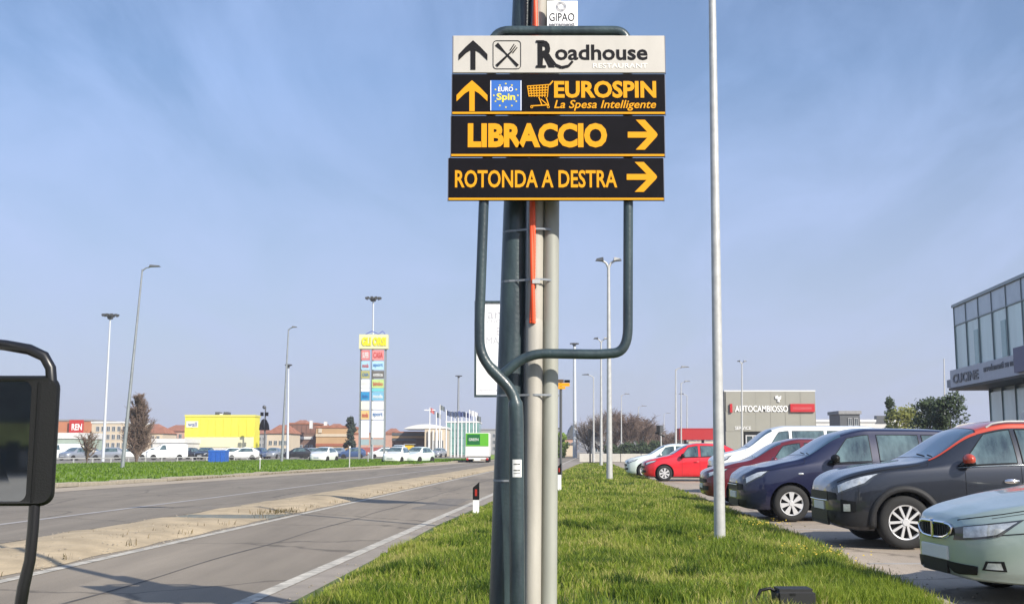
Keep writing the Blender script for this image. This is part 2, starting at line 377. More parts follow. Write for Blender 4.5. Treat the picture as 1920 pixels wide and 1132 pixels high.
for y0, y1, dens, h0, w0 in ((-3, 5.5, 420, .10, .010), (5.5, 9, 900, .10, .007), (9, 13, 1900, .10, .009), (13, 19, 1050, .095, .013), (19, 30, 520, .085, .016), (30, 50, 190, .085, .028), (50, 92, 60, .085, .055)):
    area = (y1-y0)*9; n = int(area*dens)
    yy = rng.uniform(y0, y1, n); xx = XRv((y0+y1)/2)-1.2+rng.uniform(0, 9, n)
    k = (xx > XRv(yy)+.03+.28*vnoise(xx, yy, 2.1, 9)) & (xx < XKv(yy)+.02)
    if y0 < 9: k &= (xx > XRv(yy)+.03) & (xx < XKv(yy)+.02)
    xx, yy = xx[k], yy[k]; xs.append(xx); ys_.append(yy)
    big = vnoise(xx, yy, 1.1, 1)*.6+vnoise(xx, yy, 3.3, 2)*.4
    edge = np.minimum(1, (xx-XRv(yy))/.7)
    hs.append(h0*1.15*(.5+.95*big)*rng.uniform(.6, 1.25, len(xx))*(.45+.55*edge)); ws.append(np.full(len(xx), w0)*rng.uniform(.7, 1.4, len(xx)))
gx, gy, gh, gw = map(np.concatenate, (xs, ys_, hs, ws))
patch = vnoise(gx, gy, .9, 3)*.5+vnoise(gx, gy, 2.7, 4)*.5
tint = np.clip(.64+(patch-.5)*.8+rng.normal(0, .25, len(gx))+.3*(rng.random(len(gx)) < .07)-.12*(gh > .12)+.25*(np.abs(gx-XKv(gy)) < .35)*vnoise(gx, gy, 1.5, 6), 0, 1)
dry = ((gx-XRv(gy)) < .45) & (vnoise(gx, gy, 2.5, 8) > .45); tint = np.where(dry, np.clip(tint+.35, 0, 1), tint)
def vzv(x, y):
    t = np.clip((x-XRv(y))/(XKv(y)-.02-XRv(y)), 0, 1); e = np.minimum(1, np.minimum(t*6, (1-t)*6))
    return .012+e*(.07+.03*np.sin(1.3*x+.7*y)+.02*np.sin(2.9*x-1.9*y)+.012*np.sin(7*x+5*y))
blades('grass', gx, gy, vzv(gx, gy), gh, gw, tint, G_near, label='thick sunlit spring grass on the verge between road and car park')
# tall rank clumps by the car park corner and in the middle of the verge
def clump(cx, cy, r, n, h, tc_, sx=1):
    a = rng.uniform(0, 2*np.pi, n); q = r*np.sqrt(rng.uniform(0, 1, n))
    return cx+np.cos(a)*q*sx, cy+np.sin(a)*q, h*rng.uniform(.5, 1.15, n)*(1.15-.6*(q/r)), np.clip(rng.normal(tc_, .12, n), 0, 1)
cl = [clump(2.85, 10.2, .42, 2400, .2, .5), clump(3.0, 9.35, .33, 2400, .22, .6), clump(2.6, 8.7, .45, 2400, .2, .6), clump(2.95, 10.95, .3, 1700, .21, .1), clump(2.9, 8.5, .3, 1800, .22, .6),
      clump(.75, 11.2, .5, 2200, .13, .12), clump(1.5, 11.8, .45, 1500, .12, .18), clump(-.2, 9.2, .5, 1500, .14, .2), clump(3.3, 12.2, .3, 900, .16, .5), clump(-1.1, 9.6, .4, 1200, .13, .3),
      clump(3.6, 15.0, .3, 700, .14, .4), clump(1.2, 9.0, .4, 1400, .13, .35), clump(2.0, 14.5, .6, 1200, .13, .25), clump(-.3, 13.6, .5, 1200, .12, .25)]
for _ in range(70):
    y_ = 8.5+13*rnd.random()**1.3; x0_ = XR(y_)+.3; x_ = x0_+(XK(y_)-.25-x0_)*rnd.random(); r_ = rnd.uniform(.12, .32); cl.append(clump(x_, y_, r_, int(1700*r_), rnd.uniform(.12, .19), rnd.choice((.12, .3, .5, .7, .85))))
cx_, cy_, ch_, ct_ = [np.concatenate([c[i] for c in cl]) for i in range(4)]
blades('tall_grass', cx_, cy_, vzv(cx_, cy_), ch_, np.full(len(cx_), .009), ct_, G_near, .3, label='taller dark green grass tufts standing out of the verge')
# far verge blades
n = 42000; yy = 28+107*rng.uniform(0, 1, n)**1.0; xo = np.interp(yy, [a for a, b in FO], [b for a, b in FO]); xi = XLv(yy)-.45
xx = xi-(xi-np.maximum(xo, xi-46))*rng.uniform(0, 1, n)
G_far = grassmat('far_grass_blades', [(0, (.07, .13, .012)), (.5, (.15, .26, .022)), (1, (.24, .33, .05))])
blades('far_grass', xx, yy, np.full(n, .06), rng.uniform(.08, .2, n), np.full(n, .09), np.clip(rng.normal(.5, .2, n)+.3*(vnoise(xx, yy, .25, 2)-.5), 0, 1), G_far, label='bright green grass on the strip across the road')
# dry weeds along median and kerbs
pts = []
for (px, py, k, r_) in ((318, 997, 60, .12), (505, 965, 90, .35), (540, 962, 70, .3), (150, 1018, 60, .4), (300, 1000, 30, .5)):
    c = at(px, py); a = rng.normal(0, r_, (k, 2)); pts.append(np.stack([c.x+a[:, 0]*.6, c.y+a[:, 1]], 1))
for y in np.arange(28, 90, .55):
    if vnoise(np.array([y]), np.array([0.]), .3, 5)[0] > .5:
        a = rng.normal(0, .16, (26, 2)); pts.append(np.stack([XLv(y)+.1+a[:, 0], y+a[:, 1]], 1))
for y in np.arange(9, 60, 1.9):
    a = rng.normal(0, .1, (9, 2)); pts.append(np.stack([XM0(y)-.2+a[:, 0], y+a[:, 1]], 1))
for y in np.arange(10, 50, .45):
    if vnoise(np.array([y]), np.array([0.]), .7, 11)[0] > .5: pts.append(np.stack([XK(y)-.05+rng.normal(0, .08, 22), y+rng.normal(0, .15, 22)], 1))
pp = np.concatenate(pts)
G_dry = grassmat('dry_weed', [(0, (.04, .045, .015)), (.5, (.16, .12, .045)), (1, (.32, .24, .12))])
blades('dry_weeds', pp[:, 0], pp[:, 1], np.full(len(pp), .05), rng.uniform(.02, .085, len(pp)), np.full(len(pp), .010), rng.uniform(0, .9, len(pp)), G_dry, .5, label='brown dry weeds growing along the median and kerb', cat='weeds')
# broad low weed leaves among the grass
n = 9000; by = 8.5+22*rng.random(n)**1.5; bx = XRv(by)+.15+(XKv(by)-.2-XRv(by)-.15)*rng.random(n); k = vnoise(bx, by, 1.6, 21) > .48; bx, by = bx[k], by[k]
blades('broadleaf_weeds', bx, by, vzv(bx, by)+.02, rng.uniform(.03, .09, len(bx)), rng.uniform(.018, .04, len(bx)), np.clip(rng.normal(.6, .2, len(bx)), 0, 1), G_near, 1.1, label='broad leaved low weeds mixed through the verge grass', cat='weeds')
# loose stones
mb = MB(); r9 = random.Random(4)
def stone(x, y, z, s):
    a = [r9.uniform(.7, 1.3) for _ in range(6)]
    mb.add([(x-s*a[0], y, z), (x, y-s*a[1], z), (x+s*a[2], y, z), (x, y+s*a[3], z), (x, y, z+s*.6*a[4])], [(0, 1, 4), (1, 2, 4), (2, 3, 4), (3, 0, 4)])
for _ in range(1900):
    y = 9+50*r9.random()**1.6; w_ = r9.random()
    if w_ < .45: t_ = r9.random(); stone(XM1(y)+(XM0(y)-XM1(y))*t_, y, .012+.08*max(0, math.sin(math.pi*t_))**.6 if not 20.5 < y < 22.2 else .006, r9.uniform(.006, .02))
    elif w_ < .7: stone(XM0(y)-.1+r9.gauss(0, .08), y, .005, r9.uniform(.006, .02))
    elif w_ < .85: stone(XR(y)+r9.gauss(.0, .14), y, .006, r9.uniform(.006, .018))
    else: stone(XK(y)+.2+abs(r9.gauss(0, .2)), y, .002, r9.uniform(.006, .016))
tag(mb.build('loose_stones', mat('stones', (.27, .235, .18), .95, var=.5, vscale=9)), 'small loose stones and grit on the median and road edges', 'stones', kind='stuff')
# yellow flowers
fy = np.concatenate([rng.normal(17.3, .5, 60), rng.normal(12.6, .5, 60), rng.uniform(10, 30, 60)])
fx = np.concatenate([rng.normal(3.85, .22, 60), rng.normal(3.35, .25, 60), rng.uniform(.3, 3.6, 60)])
mb = MB()
for a, b in zip(fx, fy):
    z = rnd.uniform(.12, .17); r_ = rnd.uniform(.006, .012)
    mb.add([(a+r_*math.cos(t), b+r_*math.sin(t)*.7, z+r_*math.sin(t)*.6) for t in (0, 1.26, 2.5, 3.77, 5)], [(0, 1, 2, 3, 4)])
tag(mb.build('yellow_flowers', mat('flower_yellow', (.5, .36, .04), .7)), 'tiny yellow wildflowers scattered in the verge grass', 'flowers', kind='stuff')
# ------------------------------------------------------------ dark steel pole with conduits
D0 = 6.75
base = P(950, 566, D0); base = Vector((P(948, 1132, D0).x-.01, D0, 0))
pole = thing('utility_pole', 'tall dark green steel pole with pale conduits and red cables strapped on, behind the sign', 'utility pole', base)
def px_tube(mb, pts, D, rads, n=16):   # pts in image terms, real positions on the plane Y=D
    mb.tube([P(a, b, D) for a, b in pts], [r/ppm(D) for r in rads], n)
mb = MB(); top = P(1009, -900, D0); pt = [Vector((base.x, D0, 0)), P(951, 1132, D0), P(967, 400, D0), P(981, 0, D0), top]
mb.tube(pt, [.116, .106, .077, .066, .045], 20); mb.build('shaft', M_green, pole, smooth=True)
D1 = 6.66
mb = MB(); mb.tube([Vector((P(997, 1132, D1).x, D1, 0)), P(998, 1132, D1), P(1002, 602, D1), P(1003, 598, D1)], [.0505]*3+[.046], 16); mb.build('conduit', M_pvc, pole, smooth=40)
mb = MB(); mb.tube([P(1003, 610, D1+.02), P(1005, 400, D1+.02), P(1012, 0, D1+.02), P(1014, -60, D1+.02)], [.048, .047, .045, .044], 16); mb.build('conduit', M_pvc, pole, smooth=40)
mb = MB(); mb.tube([Vector((P(1028, 1132, D1).x, D1+.03, 0)), P(1029, 1132, D1+.03), P(1034, 400, D1+.03), P(1037, 60, D1+.03), P(1038, -60, D1+.03)], [.0475]*5, 16); mb.build('conduit', M_pvc2, pole, smooth=40)
# corrugated red ducts winding down into the conduit mouth
for ph, x0 in ((0, 0), (2.4, 4)):
    pts, rr = [], []
    for i in range(260):
        t = i/259; py = 606-t*(606+160); x = 996+x0*.6+3.2*math.sin(t*9+ph)+7*t
        pts.append(P(x, py, D1-.052+.006*math.cos(t*9+ph))); rr.append(.0135 if i % 2 else .0115)
    mb = MB(); mb.tube(pts, rr, 8); mb.build('cable_duct', M_orange, pole, smooth=True)
for py, r_ in ((437, .079), (530, .083), (742, .092), (900, .10), (250, .073)):
    c = P(968-(py-400)*.022, py, D0); mb = MB(); w = .006
    x0, x1 = c.x-r_, P(1050, py, D1).x
    loop = [Vector((c.x+math.cos(a)*(r_+.003), D0+math.sin(a)*(r_+.003), c.z)) for a in [math.pi*.5+math.pi*k/8 for k in range(9)]]
    loop += [Vector((P(1002, py, D1).x, D1-.053, c.z)), Vector((P(1020, py, D1).x, D1-.05, c.z)), Vector((P(1034, py, D1).x, D1-.016, c.z)), Vector((x1-.004, D1+.03, c.z)), Vector((x1-.01, D1+.075, c.z))]
    if py == 900: loop = loop[:9]+[Vector((c.x+r_*.7, D0-r_*.75, c.z))]
    vs = [(p.x, p.y, p.z-w) for p in loop]+[(p.x, p.y, p.z+w) for p in loop]; k = len(loop)
    mb.add(vs, [(i, i+1, k+i+1, k+i) for i in range(k-1)]); o = mb.build('strap', M_galvd, pole)
    s = o.modifiers.new('s', 'SOLIDIFY'); s.thickness = .004
mb = MB(); c = P(1006, 528, D1-.06); mb.box((c.x-.025, D1-.075, c.z-.012), (c.x+.02, D1-.05, c.z+.012)); bevel_o = mb.build('clamp', M_galv, pole)
# white plate on the pole above the sign
DP = 6.58
a, b = P(1026, 52, DP), P(1083, 2, DP)
mb = MB(); mb.box((a.x, DP, a.z), (b.x, DP+.004, b.z)); pl = mb.build('advert_plate', mat('plate_bright', (.86, .86, .86), .35), pole)
text('lettering', 'GIPAO', (1030, 40), (1077, 25), DP-.001, M_ink, pl, bold=.0)
text('lettering', 'serramenti', (1029, 49), (1077, 43), DP-.001, mat('grey_ink', (.2, .2, .22), .6), pl, bold=.03)
mb = MB()
for k in range(3): c = P(1052, 13+k*.0, DP); mb.lathe([(.017+.006*k, -.003), (.020+.006*k, -.003)], 20, (c.x, DP, c.z))
mb.build('emblem', mat('grey_ink2', (.3, .3, .32), .6), pl)
# ------------------------------------------------------------ sign with its pipe frame
DS, DF = 6.46, 6.50
sb = Vector((P(970, 1132, DF).x, DF, 0))
sg = thing('direction_sign', 'stack of four direction panels with orange arrows on a forked dark pipe post', 'road sign', sb)
def bez(pts, n=7, r=None):      # round the corners of a pixel polyline
    out = [pts[0]]
    for i in range(1, len(pts)-1):
        a, b, c = map(lambda q: np.array(q, float), pts[i-1:i+2]); rr = r[i] if r else 40
        p = b+(a-b)/np.linalg.norm(a-b)*min(rr, np.linalg.norm(a-b)*.48); q = b+(c-b)/np.linalg.norm(c-b)*min(rr, np.linalg.norm(c-b)*.48)
        for k in range(n+1):
            t = k/n; v = (1-t)**2*p+2*t*(1-t)*b+t*t*q; out.append(tuple(v))
    return out+[pts[-1]]
mb = MB()
path = [(920, 220), (907, 380), (899, 600), (899, 668), (966, 738), (968, 790), (970, 1132)]
pp_ = bez(path, 7, [0, 10, 10, 34, 30, 10, 0])
pts = [P(x, y, DF) for x, y in pp_]+[Vector((sb.x, DF, .0))]
mb.tube(pts, [.030 if p[1] < 690 else (.034 if p[1] < 750 else .043) for p in pp_]+[.043], 14)
mb.build('post', M_green, sg, smooth=60)
mb = MB()
path = [(920, 240), (922, 58), (1176, 58), (1178, 380), (1177, 660), (1120, 664), (990, 662), (930, 712)]
pp_ = bez(path, 8, [0, 34, 26, 10, 46, 10, 36, 0])
mb.tube([P(x, y, DF+.012) for x, y in pp_], .029, 14); mb.build('frame_pipe', M_green, sg, smooth=60)
for zz in (100, 255, 335):
    for xx in (914-(zz-100)*.03, 1177):
        c = P(xx, zz, DS); mb = MB(); mb.box((c.x-.04, DS+.012, c.z-.015), (c.x+.04, DS+.09, c.z+.015)); mb.build('bracket', M_galv, sg)
rows = [(849, 1246, 67, 137, M_signw), (847.5, 1246, 139, 215, M_signk), (845.5, 1245, 217, 294, M_signk), (840.5, 1243.5, 296, 376, M_signk)]
panels = []
for i, (x0, x1, y0, y1, m) in enumerate(rows):
    a, b = P(x0, y1, DS), P(x1, y0, DS)
    mb = MB(); mb.box((a.x, DS, a.z+.001), (b.x, DS+.02, b.z)); me = bevel(mb.mesh('sign_panel', [m], sb), .0025, 2)
    o = link('sign_panel', me, sg); panels.append(o)
    o['label'] = ['cream panel with black lettering', 'black panel with shopping trolley and blue logo', 'black panel with large orange capitals', 'black panel with thin orange capitals'][i]
    if i:
        mb = MB(); e = .0; h = 4.0/ppm(DS)
        mb.box((a.x+.002, DS-.0035, a.z+.003), (b.x-.002, DS, a.z+.003+h)); mb.build('edge_stripe', M_amber, o)
    for u in (a.x-.0045, b.x+.0005): mb = MB(); mb.box((u, DS+.001, a.z), (u+.004, DS+.028, b.z-.002)); mb.build('side_edge', M_alu, o)
DT = DS-.0015
def pxpoly(mb, pts, D=DT, th=.002):
    q = [P(x, y, D) for x, y in pts]; mb.prism([(v.x, v.z) for v in q], D-th, D)
def arrow_up(m, par, cx, y0, y1, hw, sw):
    mb = MB(); H = y1-y0
    pxpoly(mb, [(cx-sw, y1), (cx-sw, y0+H*.2), (cx+sw, y0+H*.2), (cx+sw, y1)])
    hwt = sw*2.2
    mb2 = [(cx, y0), (cx+hw*.5, y0+H*.22), (cx+hw, y0+H*.48), (cx+hw, y0+H*.68), (cx+hw*.45, y0+H*.42), (cx+sw*.2, y0+H*.30), (cx-sw*.2, y0+H*.30), (cx-hw*.45, y0+H*.42), (cx-hw, y0+H*.68), (cx-hw, y0+H*.48), (cx-hw*.5, y0+H*.22)]
    pxpoly(mb, mb2, DT-.0004); return mb.build('arrow', m, par)
arrow_up(M_ink, panels[0], 887, 76, 131, 27, 4.6)
arrow_up(M_amber, panels[1], 885, 151, 209, 29, 5)
def arrow_right(par, x0, x1, cy, hh):
    mb = MB(); pxpoly(mb, [(x0, cy-5.5), (x1-14, cy-5.5), (x1-14, cy+5.5), (x0, cy+5.5)])
    pxpoly(mb, [(x0+15, cy-hh), (x0+32, cy-hh), (x1-2, cy-4), (x1, cy), (x1-2, cy+4), (x0+32, cy+hh), (x0+15, cy+hh), (x1-17, cy+3), (x1-17, cy-3)], DT-.0004)
    return mb.build('arrow', M_amber, par)
arrow_right(panels[2], 1177, 1233, 253, 28); arrow_right(panels[3], 1175, 1232, 332, 28)
def ring_box(par, x0, y0, x1, y1, th, m, r=5):
    mb = MB(); pts = []; pin = []
    for cx, cy, a0 in ((x1-r, y0+r, -90), (x1-r, y1-r, 0), (x0+r, y1-r, 90), (x0+r, y0+r, 180)):
        for k in range(5):
            a = R(a0+k*22.5); pts.append((cx+r*math.cos(a), cy+r*math.sin(a))); pin.append((cx+(r-th)*math.cos(a), cy+(r-th)*math.sin(a)))
    n = len(pts); vs = [P(x, y, DT-.001) for x, y in pts]+[P(x, y, DT-.001) for x, y in pin]
    mb.add(vs, [(i, (i+1) % n, n+(i+1) % n, n+i) for i in range(n)]); return mb.build('emblem', m, par)
e = ring_box(panels[0], 924, 76, 977, 130, 1.3, M_ink, 7)
def bar(mb, x0, y0, x1, y1, w, w2=None, D=DT-.0006):
    w2 = w if w2 is None else w2; d = math.hypot(x1-x0, y1-y0); nx, ny = -(y1-y0)/d, (x1-x0)/d
    pxpoly(mb, [(x0+nx*w, y0+ny*w), (x1+nx*w2, y1+ny*w2), (x1-nx*w2, y1-ny*w2), (x0-nx*w, y0-ny*w)], D, .0012)
mb = MB(); bar(mb, 931, 83, 948, 100, 4, 1.2); bar(mb, 946, 98, 971, 124, 1.2, 2.8, DT-.0009)      # knife
bar(mb, 931, 124, 959, 97, 2.8, 1.3, DT-.0012)
for k in (-3.5, 0, 3.5): bar(mb, 959+k*.7, 97+k*.7, 967+k*.8, 86+k*.9, 1.1, .8, DT-.0015)
mb.build('fork_and_knife', M_ink, panels[0])
# black lettering
L0_ = text('lettering', 'R', (1008, 127), (1040, 76), DT, M_ink, panels[0], bold=.045)
mb = MB(); pts = [(1027, 103), (1033, 112), (1041, 122), (1053, 127), (1066, 124), (1074, 115)]
for i in range(len(pts)-1): bar(mb, *pts[i], *pts[i+1], 3.4-.25*i, 3.2-.25*i, DT-.0005-.0002*i)
mb.build('lettering', M_ink, panels[0]); mb = MB()
pxpoly(mb, [(1005, 76), (1020, 76), (1020, 80), (1005, 80)], DT-.0021); mb.build('lettering', M_ink, panels[0]); mb = MB(); pxpoly(mb, [(1005, 123), (1024, 123), (1024, 127), (1005, 127)], DT-.0021)
mb.build('lettering', M_ink, panels[0])
text('lettering', 'oadhouse', (1041, 113), (1214, 84), DT, M_ink, panels[0], bold=.022)
text('lettering', 'RESTAURANT', (1112, 128), (1214, 119), DT, mat('pale_ink', (.8, .78, .72), .6), panels[0], bold=.01)
text('lettering', 'EUROSPIN', (1039, 184), (1230, 152), DT, M_amber, panels[1], bold=.035)
text('lettering', 'La Spesa Intelligente', (1039, 208), (1230, 188), DT, M_amber, panels[1], bold=.012, shear=.25)
text('lettering', 'LIBRACCIO', (877, 277), (1138, 231), DT, M_amber, panels[2], bold=.05)
text('lettering', 'ROTONDA A DESTRA', (853, 352), (1157, 319), DT, M_amber, panels[3], bold=.02)
# blue square with its ring of stars
a, b = P(919, 208, DT), P(978, 151, DT); mb = MB(); mb.box((a.x, DT-.002, a.z), (b.x, DT, b.z)); lg = mb.build('blue_logo', M_blue, panels[1])
for n_, c_ in (('star', M_yel),):
    for k in range(12):
        an = 2*math.pi*k/12; c = P(948.5+22.5*math.cos(an), 179.5+22*math.sin(an), DT); r_ = .0075; mb = MB()
        pl5 = [((r_ if j % 2 == 0 else r_*.42)*math.sin(j*math.pi/5), (r_ if j % 2 == 0 else r_*.42)*math.cos(j*math.pi/5)) for j in range(10)]
        mb.prism([(c.x+x, c.z+z) for x, z in pl5], DT-.0032, DT-.002); mb.build('star', c_, lg)
text('lettering', 'EURO', (934, 172), (962, 163), DT-.002, M_white, lg, bold=.02, ext=.0012)
text('lettering', 'Spin', (931, 192), (966, 175), DT-.002, M_yel, lg, bold=.03, ext=.0012)
mb = MB(); bar(mb, 920.2, 151.5, 920.2, 207.5, .8, D=DT-.0021); bar(mb, 976.8, 151.5, 976.8, 207.5, .8, D=DT-.0021); mb.build('edge_stripe', M_white, lg)
# shopping trolley drawing
mb = MB()
for k in range(5): bar(mb, 988+k*.8, 162+k*4.6, 1030-k*1.5, 159+k*5, .9, D=DT-.0004-.00005*k)
for k in range(8): bar(mb, 989+k*5.6, 161-k*.3, 992+k*4.9, 181.5+k*.2, .8, D=DT-.0010)
bar(mb, 1030, 160, 1037, 152, 1.3, D=DT-.0014); bar(mb, 1010, 182, 1016, 197, 1, D=DT-.0014); bar(mb, 1024, 183, 1029, 198, 1, D=DT-.0014)
bar(mb, 995, 199, 1028, 197, 1.1, D=DT-.0016); bar(mb, 1014, 186, 1028, 198, .9, D=DT-.0018)
for x in (997, 1028):
    c = P(x, 201, DT); mb.lathe([(.0045, -.003), (.0085, -.003)], 14, (c.x, DT, c.z))
mb.build('shopping_trolley_drawing', M_amber, panels[1])
# sticker on the post and small text on it
a, b = P(958, 894, DF-.05), P(975, 861, DF-.05)
mb = MB(); n = 7
vs = []
for k in range(n+1):
    an = R(-125+70*k/n); 
    for z in (a.z, b.z): vs.append((P(969.5, 880, DF).x+.0455*math.cos(an), DF+.0455*math.sin(an), z))
mb.add(vs, [(2*k, 2*k+2, 2*k+3, 2*k+1) for k in range(n)]); st_ = mb.build('sticker', M_plate, sg)
mb = MB()
for z0, h_ in ((.70, .07), (.35, .07), (.2, .04)):
    for k in range(5):
        an = R(-115+10*k); an2 = R(-115+10*k+7); rr = .0463; cx = P(969.5, 880, DF).x; z = a.z+(b.z-a.z)*z0; hh = (b.z-a.z)*h_
        mb.add([(cx+rr*math.cos(an), DF+rr*math.sin(an), z), (cx+rr*math.cos(an2), DF+rr*math.sin(an2), z), (cx+rr*math.cos(an2), DF+rr*math.sin(an2), z+hh), (cx+rr*math.cos(an), DF+rr*math.sin(an), z+hh)], [(0, 1, 2, 3)])
mb.build('sticker_print', M_ink, st_)
# ------------------------------------------------------------ lamp posts
M_mast = mat('mast_pale', (.50, .53, .56), .5, var=.06)
M_lhead = mat('lamp_head', (.10, .105, .11), .5, .3)
def lamp(label, bx, by, tx, ty, D, r0, r1, head='single', side=1, m=None, group=None, hl=1.0, name='street_lamp', step=None, basebox=False):
    b = Vector((P(bx, by, D).x, D, 0)) if by is not None else Vector((bx, D, 0)); t_ = P(tx, ty, D)
    t = thing(name, label, 'lamp post', b, group=group); mb = MB()
    pts = [b, b.lerp(t_, .18), t_]; mb.tube(pts, [r0*1.15, r0, r1], 14); mb.build('pole', m or M_galv, t, smooth=60)
    if basebox: mb = MB(); mb.box((b.x-.35, D-.35, 0), (b.x+.35, D+.35, 1.2)); mb.build('base', M_white, t)
    sides = {'single': [side], 'double': [-1, 1]}.get(head, [])
    for s in sides:
        mb = MB(); mb.tube([t_-Vector((0, 0, .1)), t_+Vector((s*hl*.25, 0, .08)), t_+Vector((s*hl*.6, 0, .16))], [r1, r1*.8, r1*.8], 8); mb.build('arm', m or M_galv, t, smooth=60)
        mb = MB(); c = t_+Vector((s*hl*.95, 0, .2)); w = hl*.42
        mb.add([(c.x-w, D-.16, c.z-.05), (c.x+w, D-.1, c.z-.03), (c.x+w, D+.1, c.z-.03), (c.x-w, D+.16, c.z-.05), (c.x-w*.9, D-.12, c.z+.09), (c.x+w*.7, D-.06, c.z+.05), (c.x+w*.7, D+.06, c.z+.05), (c.x-w*.9, D+.12, c.z+.09)],
               [(0, 1, 2, 3), (4, 5, 6, 7), (0, 1, 5, 4), (1, 2, 6, 5), (2, 3, 7, 6), (3, 0, 4, 7)]) if s > 0 else mb.add([(c.x+w, D-.16, c.z-.05), (c.x-w, D-.1, c.z-.03), (c.x-w, D+.1, c.z-.03), (c.x+w, D+.16, c.z-.05), (c.x+w*.9, D-.12, c.z+.09), (c.x-w*.7, D-.06, c.z+.05), (c.x-w*.7, D+.06, c.z+.05), (c.x+w*.9, D+.12, c.z+.09)],
               [(0, 1, 2, 3), (4, 5, 6, 7), (0, 1, 5, 4), (1, 2, 6, 5), (2, 3, 7, 6), (3, 0, 4, 7)])
        mb.build('lamp_head', M_lhead, t)
    if head == 'crown':
        rr = hl; mb = MB(); mb.lathe([(rr*.35, -.35), (rr*.5, 0), (rr*.5, .12), (rr*.3, .2)], 16, tuple(t_), 'z'); mb.build('crown_ring', M_lhead, t, smooth=60)
        for k in range(10):
            a = 2*math.pi*k/10+.2; c = t_+Vector((math.cos(a)*rr*.8, math.sin(a)*rr*.8, .05)); mb = MB()
            mb.tube([t_+Vector((math.cos(a)*rr*.3, math.sin(a)*rr*.3, -.1)), c+Vector((math.cos(a)*rr*.1, math.sin(a)*rr*.1, .1))], [.07, .05], 5)
            q = c+Vector((math.cos(a)*rr*.2, math.sin(a)*rr*.2, 0)); s = rr*.16
            mb.add([q+Vector(v)*s for v in ((-1.2,-1.2,.9),(1.2,-1.2,.9),(1.2,1.2,.9),(-1.2,1.2,.9),(-.7,-.7,-.9),(.7,-.7,-.9),(.7,.7,-.9),(-.7,.7,-.9))], [(0,1,2,3),(7,6,5,4),(0,4,5,1),(1,5,6,2),(2,6,7,3),(3,7,4,0)])
            mb.build('floodlight', M_lhead, t)
    return t
# the plain post by the cars rises far beyond the picture
D = at(1350, 1030).y
bx = P(1350, 1030, D).x
t = thing('lamp_post', 'slim galvanised steel lamp post standing in the grass beside the parked cars', 'lamp post', (bx, D, 0))
tp = P(1335.5, 0, D); b_ = Vector((bx, D, 0)); up = (tp-b_).normalized()
mb = MB(); mb.tube([b_, b_+up*2.5, b_+up*9], [.072, .064, .042], 20); mb.build('pole', M_galv, t, smooth=60)
mb = MB(); q = b_+up*9; mb.tube([q, q+Vector((-.5, 0, .25)), q+Vector((-1.2, 0, .32))], [.042, .035, .03], 10); mb.build('arm', M_galv, t, smooth=60)
mb = MB(); q = q+Vector((-1.5, 0, .33)); mb.box((q.x-.35, D-.13, q.z-.05), (q.x+.35, D+.13, q.z+.06)); mb.build('lamp_head', M_lhead, t)
mb = MB(); mb.lathe([(.12, .05), (.12, .075), (.075, .085)], 18, (bx, D, 0), 'z'); mb.build('collar', M_galv, t)
Dl = at(1143, 906).y
lamp('double headed lamp post in the verge, framed by the right side of the sign frame', 1143, 906, 1141, 497, Dl, .105, .055, 'double', m=M_galv, hl=.36)
lamp('leaning street lamp on the grass across the road, in front of the bare poplar', 229, 880, 267, 505, at(229, 880).y, .11, .05, 'single', 1, M_galvd, hl=.85)
lamp('tall floodlight mast nearest the truck mirror, with a dark crown of lamps', 193, 860, 207, 592, 118, .15, .08, 'crown', m=M_mast, hl=.75, name='floodlight_mast')
lamp('thin street lamp beside the shorter crowned mast, left of the shop totem', 528, 866, 541, 617, 105, .12, .06, 'single', 1, M_galvd, hl=.6)
lamp('short floodlight mast with a small dark crown, left of the shop totem', 539, 858, 541, 685, 150, .17, .09, 'crown', m=M_mast, hl=.42, name='floodlight_mast')
lamp('high floodlight mast rising behind the coloured shop totem', 697, 858, 700, 560, 150, .17, .10, 'crown', m=M_mast, hl=.95, name='floodlight_mast')
lamp('distant floodlight mast above the row of flags', 858, 858, 860, 705, 260, .3, .2, 'crown', m=M_galvd, hl=.7, name='floodlight_mast')
lamp('white floodlight mast just right of the pale conduits, behind the yellow post sign', 1078, 858, 1077, 645, 170, .3, .2, 'crown', m=M_mast, hl=.6, name='floodlight_mast')
G = 'street lamps along the road ahead'
for lab, x, y, D_, hd, hl, sd in (
    ('far street lamp whose double head shows just left of the framed double lamp', 1127, 640, 78, 'double', .45, 1),
    ('thin far street lamp between the white mast and the framed double lamp', 1113, 706, 112, 'single', .7, -1),
    ('far street lamp in front of the bare trees, nearer the framed double lamp', 1165, 741, 150, 'single', .5, 1),
    ('far street lamp in front of the bare trees, above the pale hatchback', 1197, 763, 180, 'single', .5, 1),
    ('tallest of the far lamps left of the galvanised post', 1267, 692, 100, 'single', .8, 1),
    ('second tallest of the far lamps left of the galvanised post', 1277, 718, 125, 'single', .55, 1),
    ('faint far lamp closest to the galvanised post', 1288, 741, 150, 'single', .5, -1),
    ('small far lamp right of the traffic light', 1245, 776, 230, 'single', .4, 1),
    ('far lamp rising behind the grey showroom', 1391, 681, 105, 'double', .28, 1),
    ('pale thin lamp mast in front of the evergreens near the glass building', 1770, 672, 110, 'none', .3, 1)):
    lamp(lab, x+(2 if x > 1700 else 0), 855, x, y, D_, .10 if D_ < 200 else .14, .05, hd, sd, m=M_galv, group=G, hl=hl*D_/90, basebox=(x > 1700))
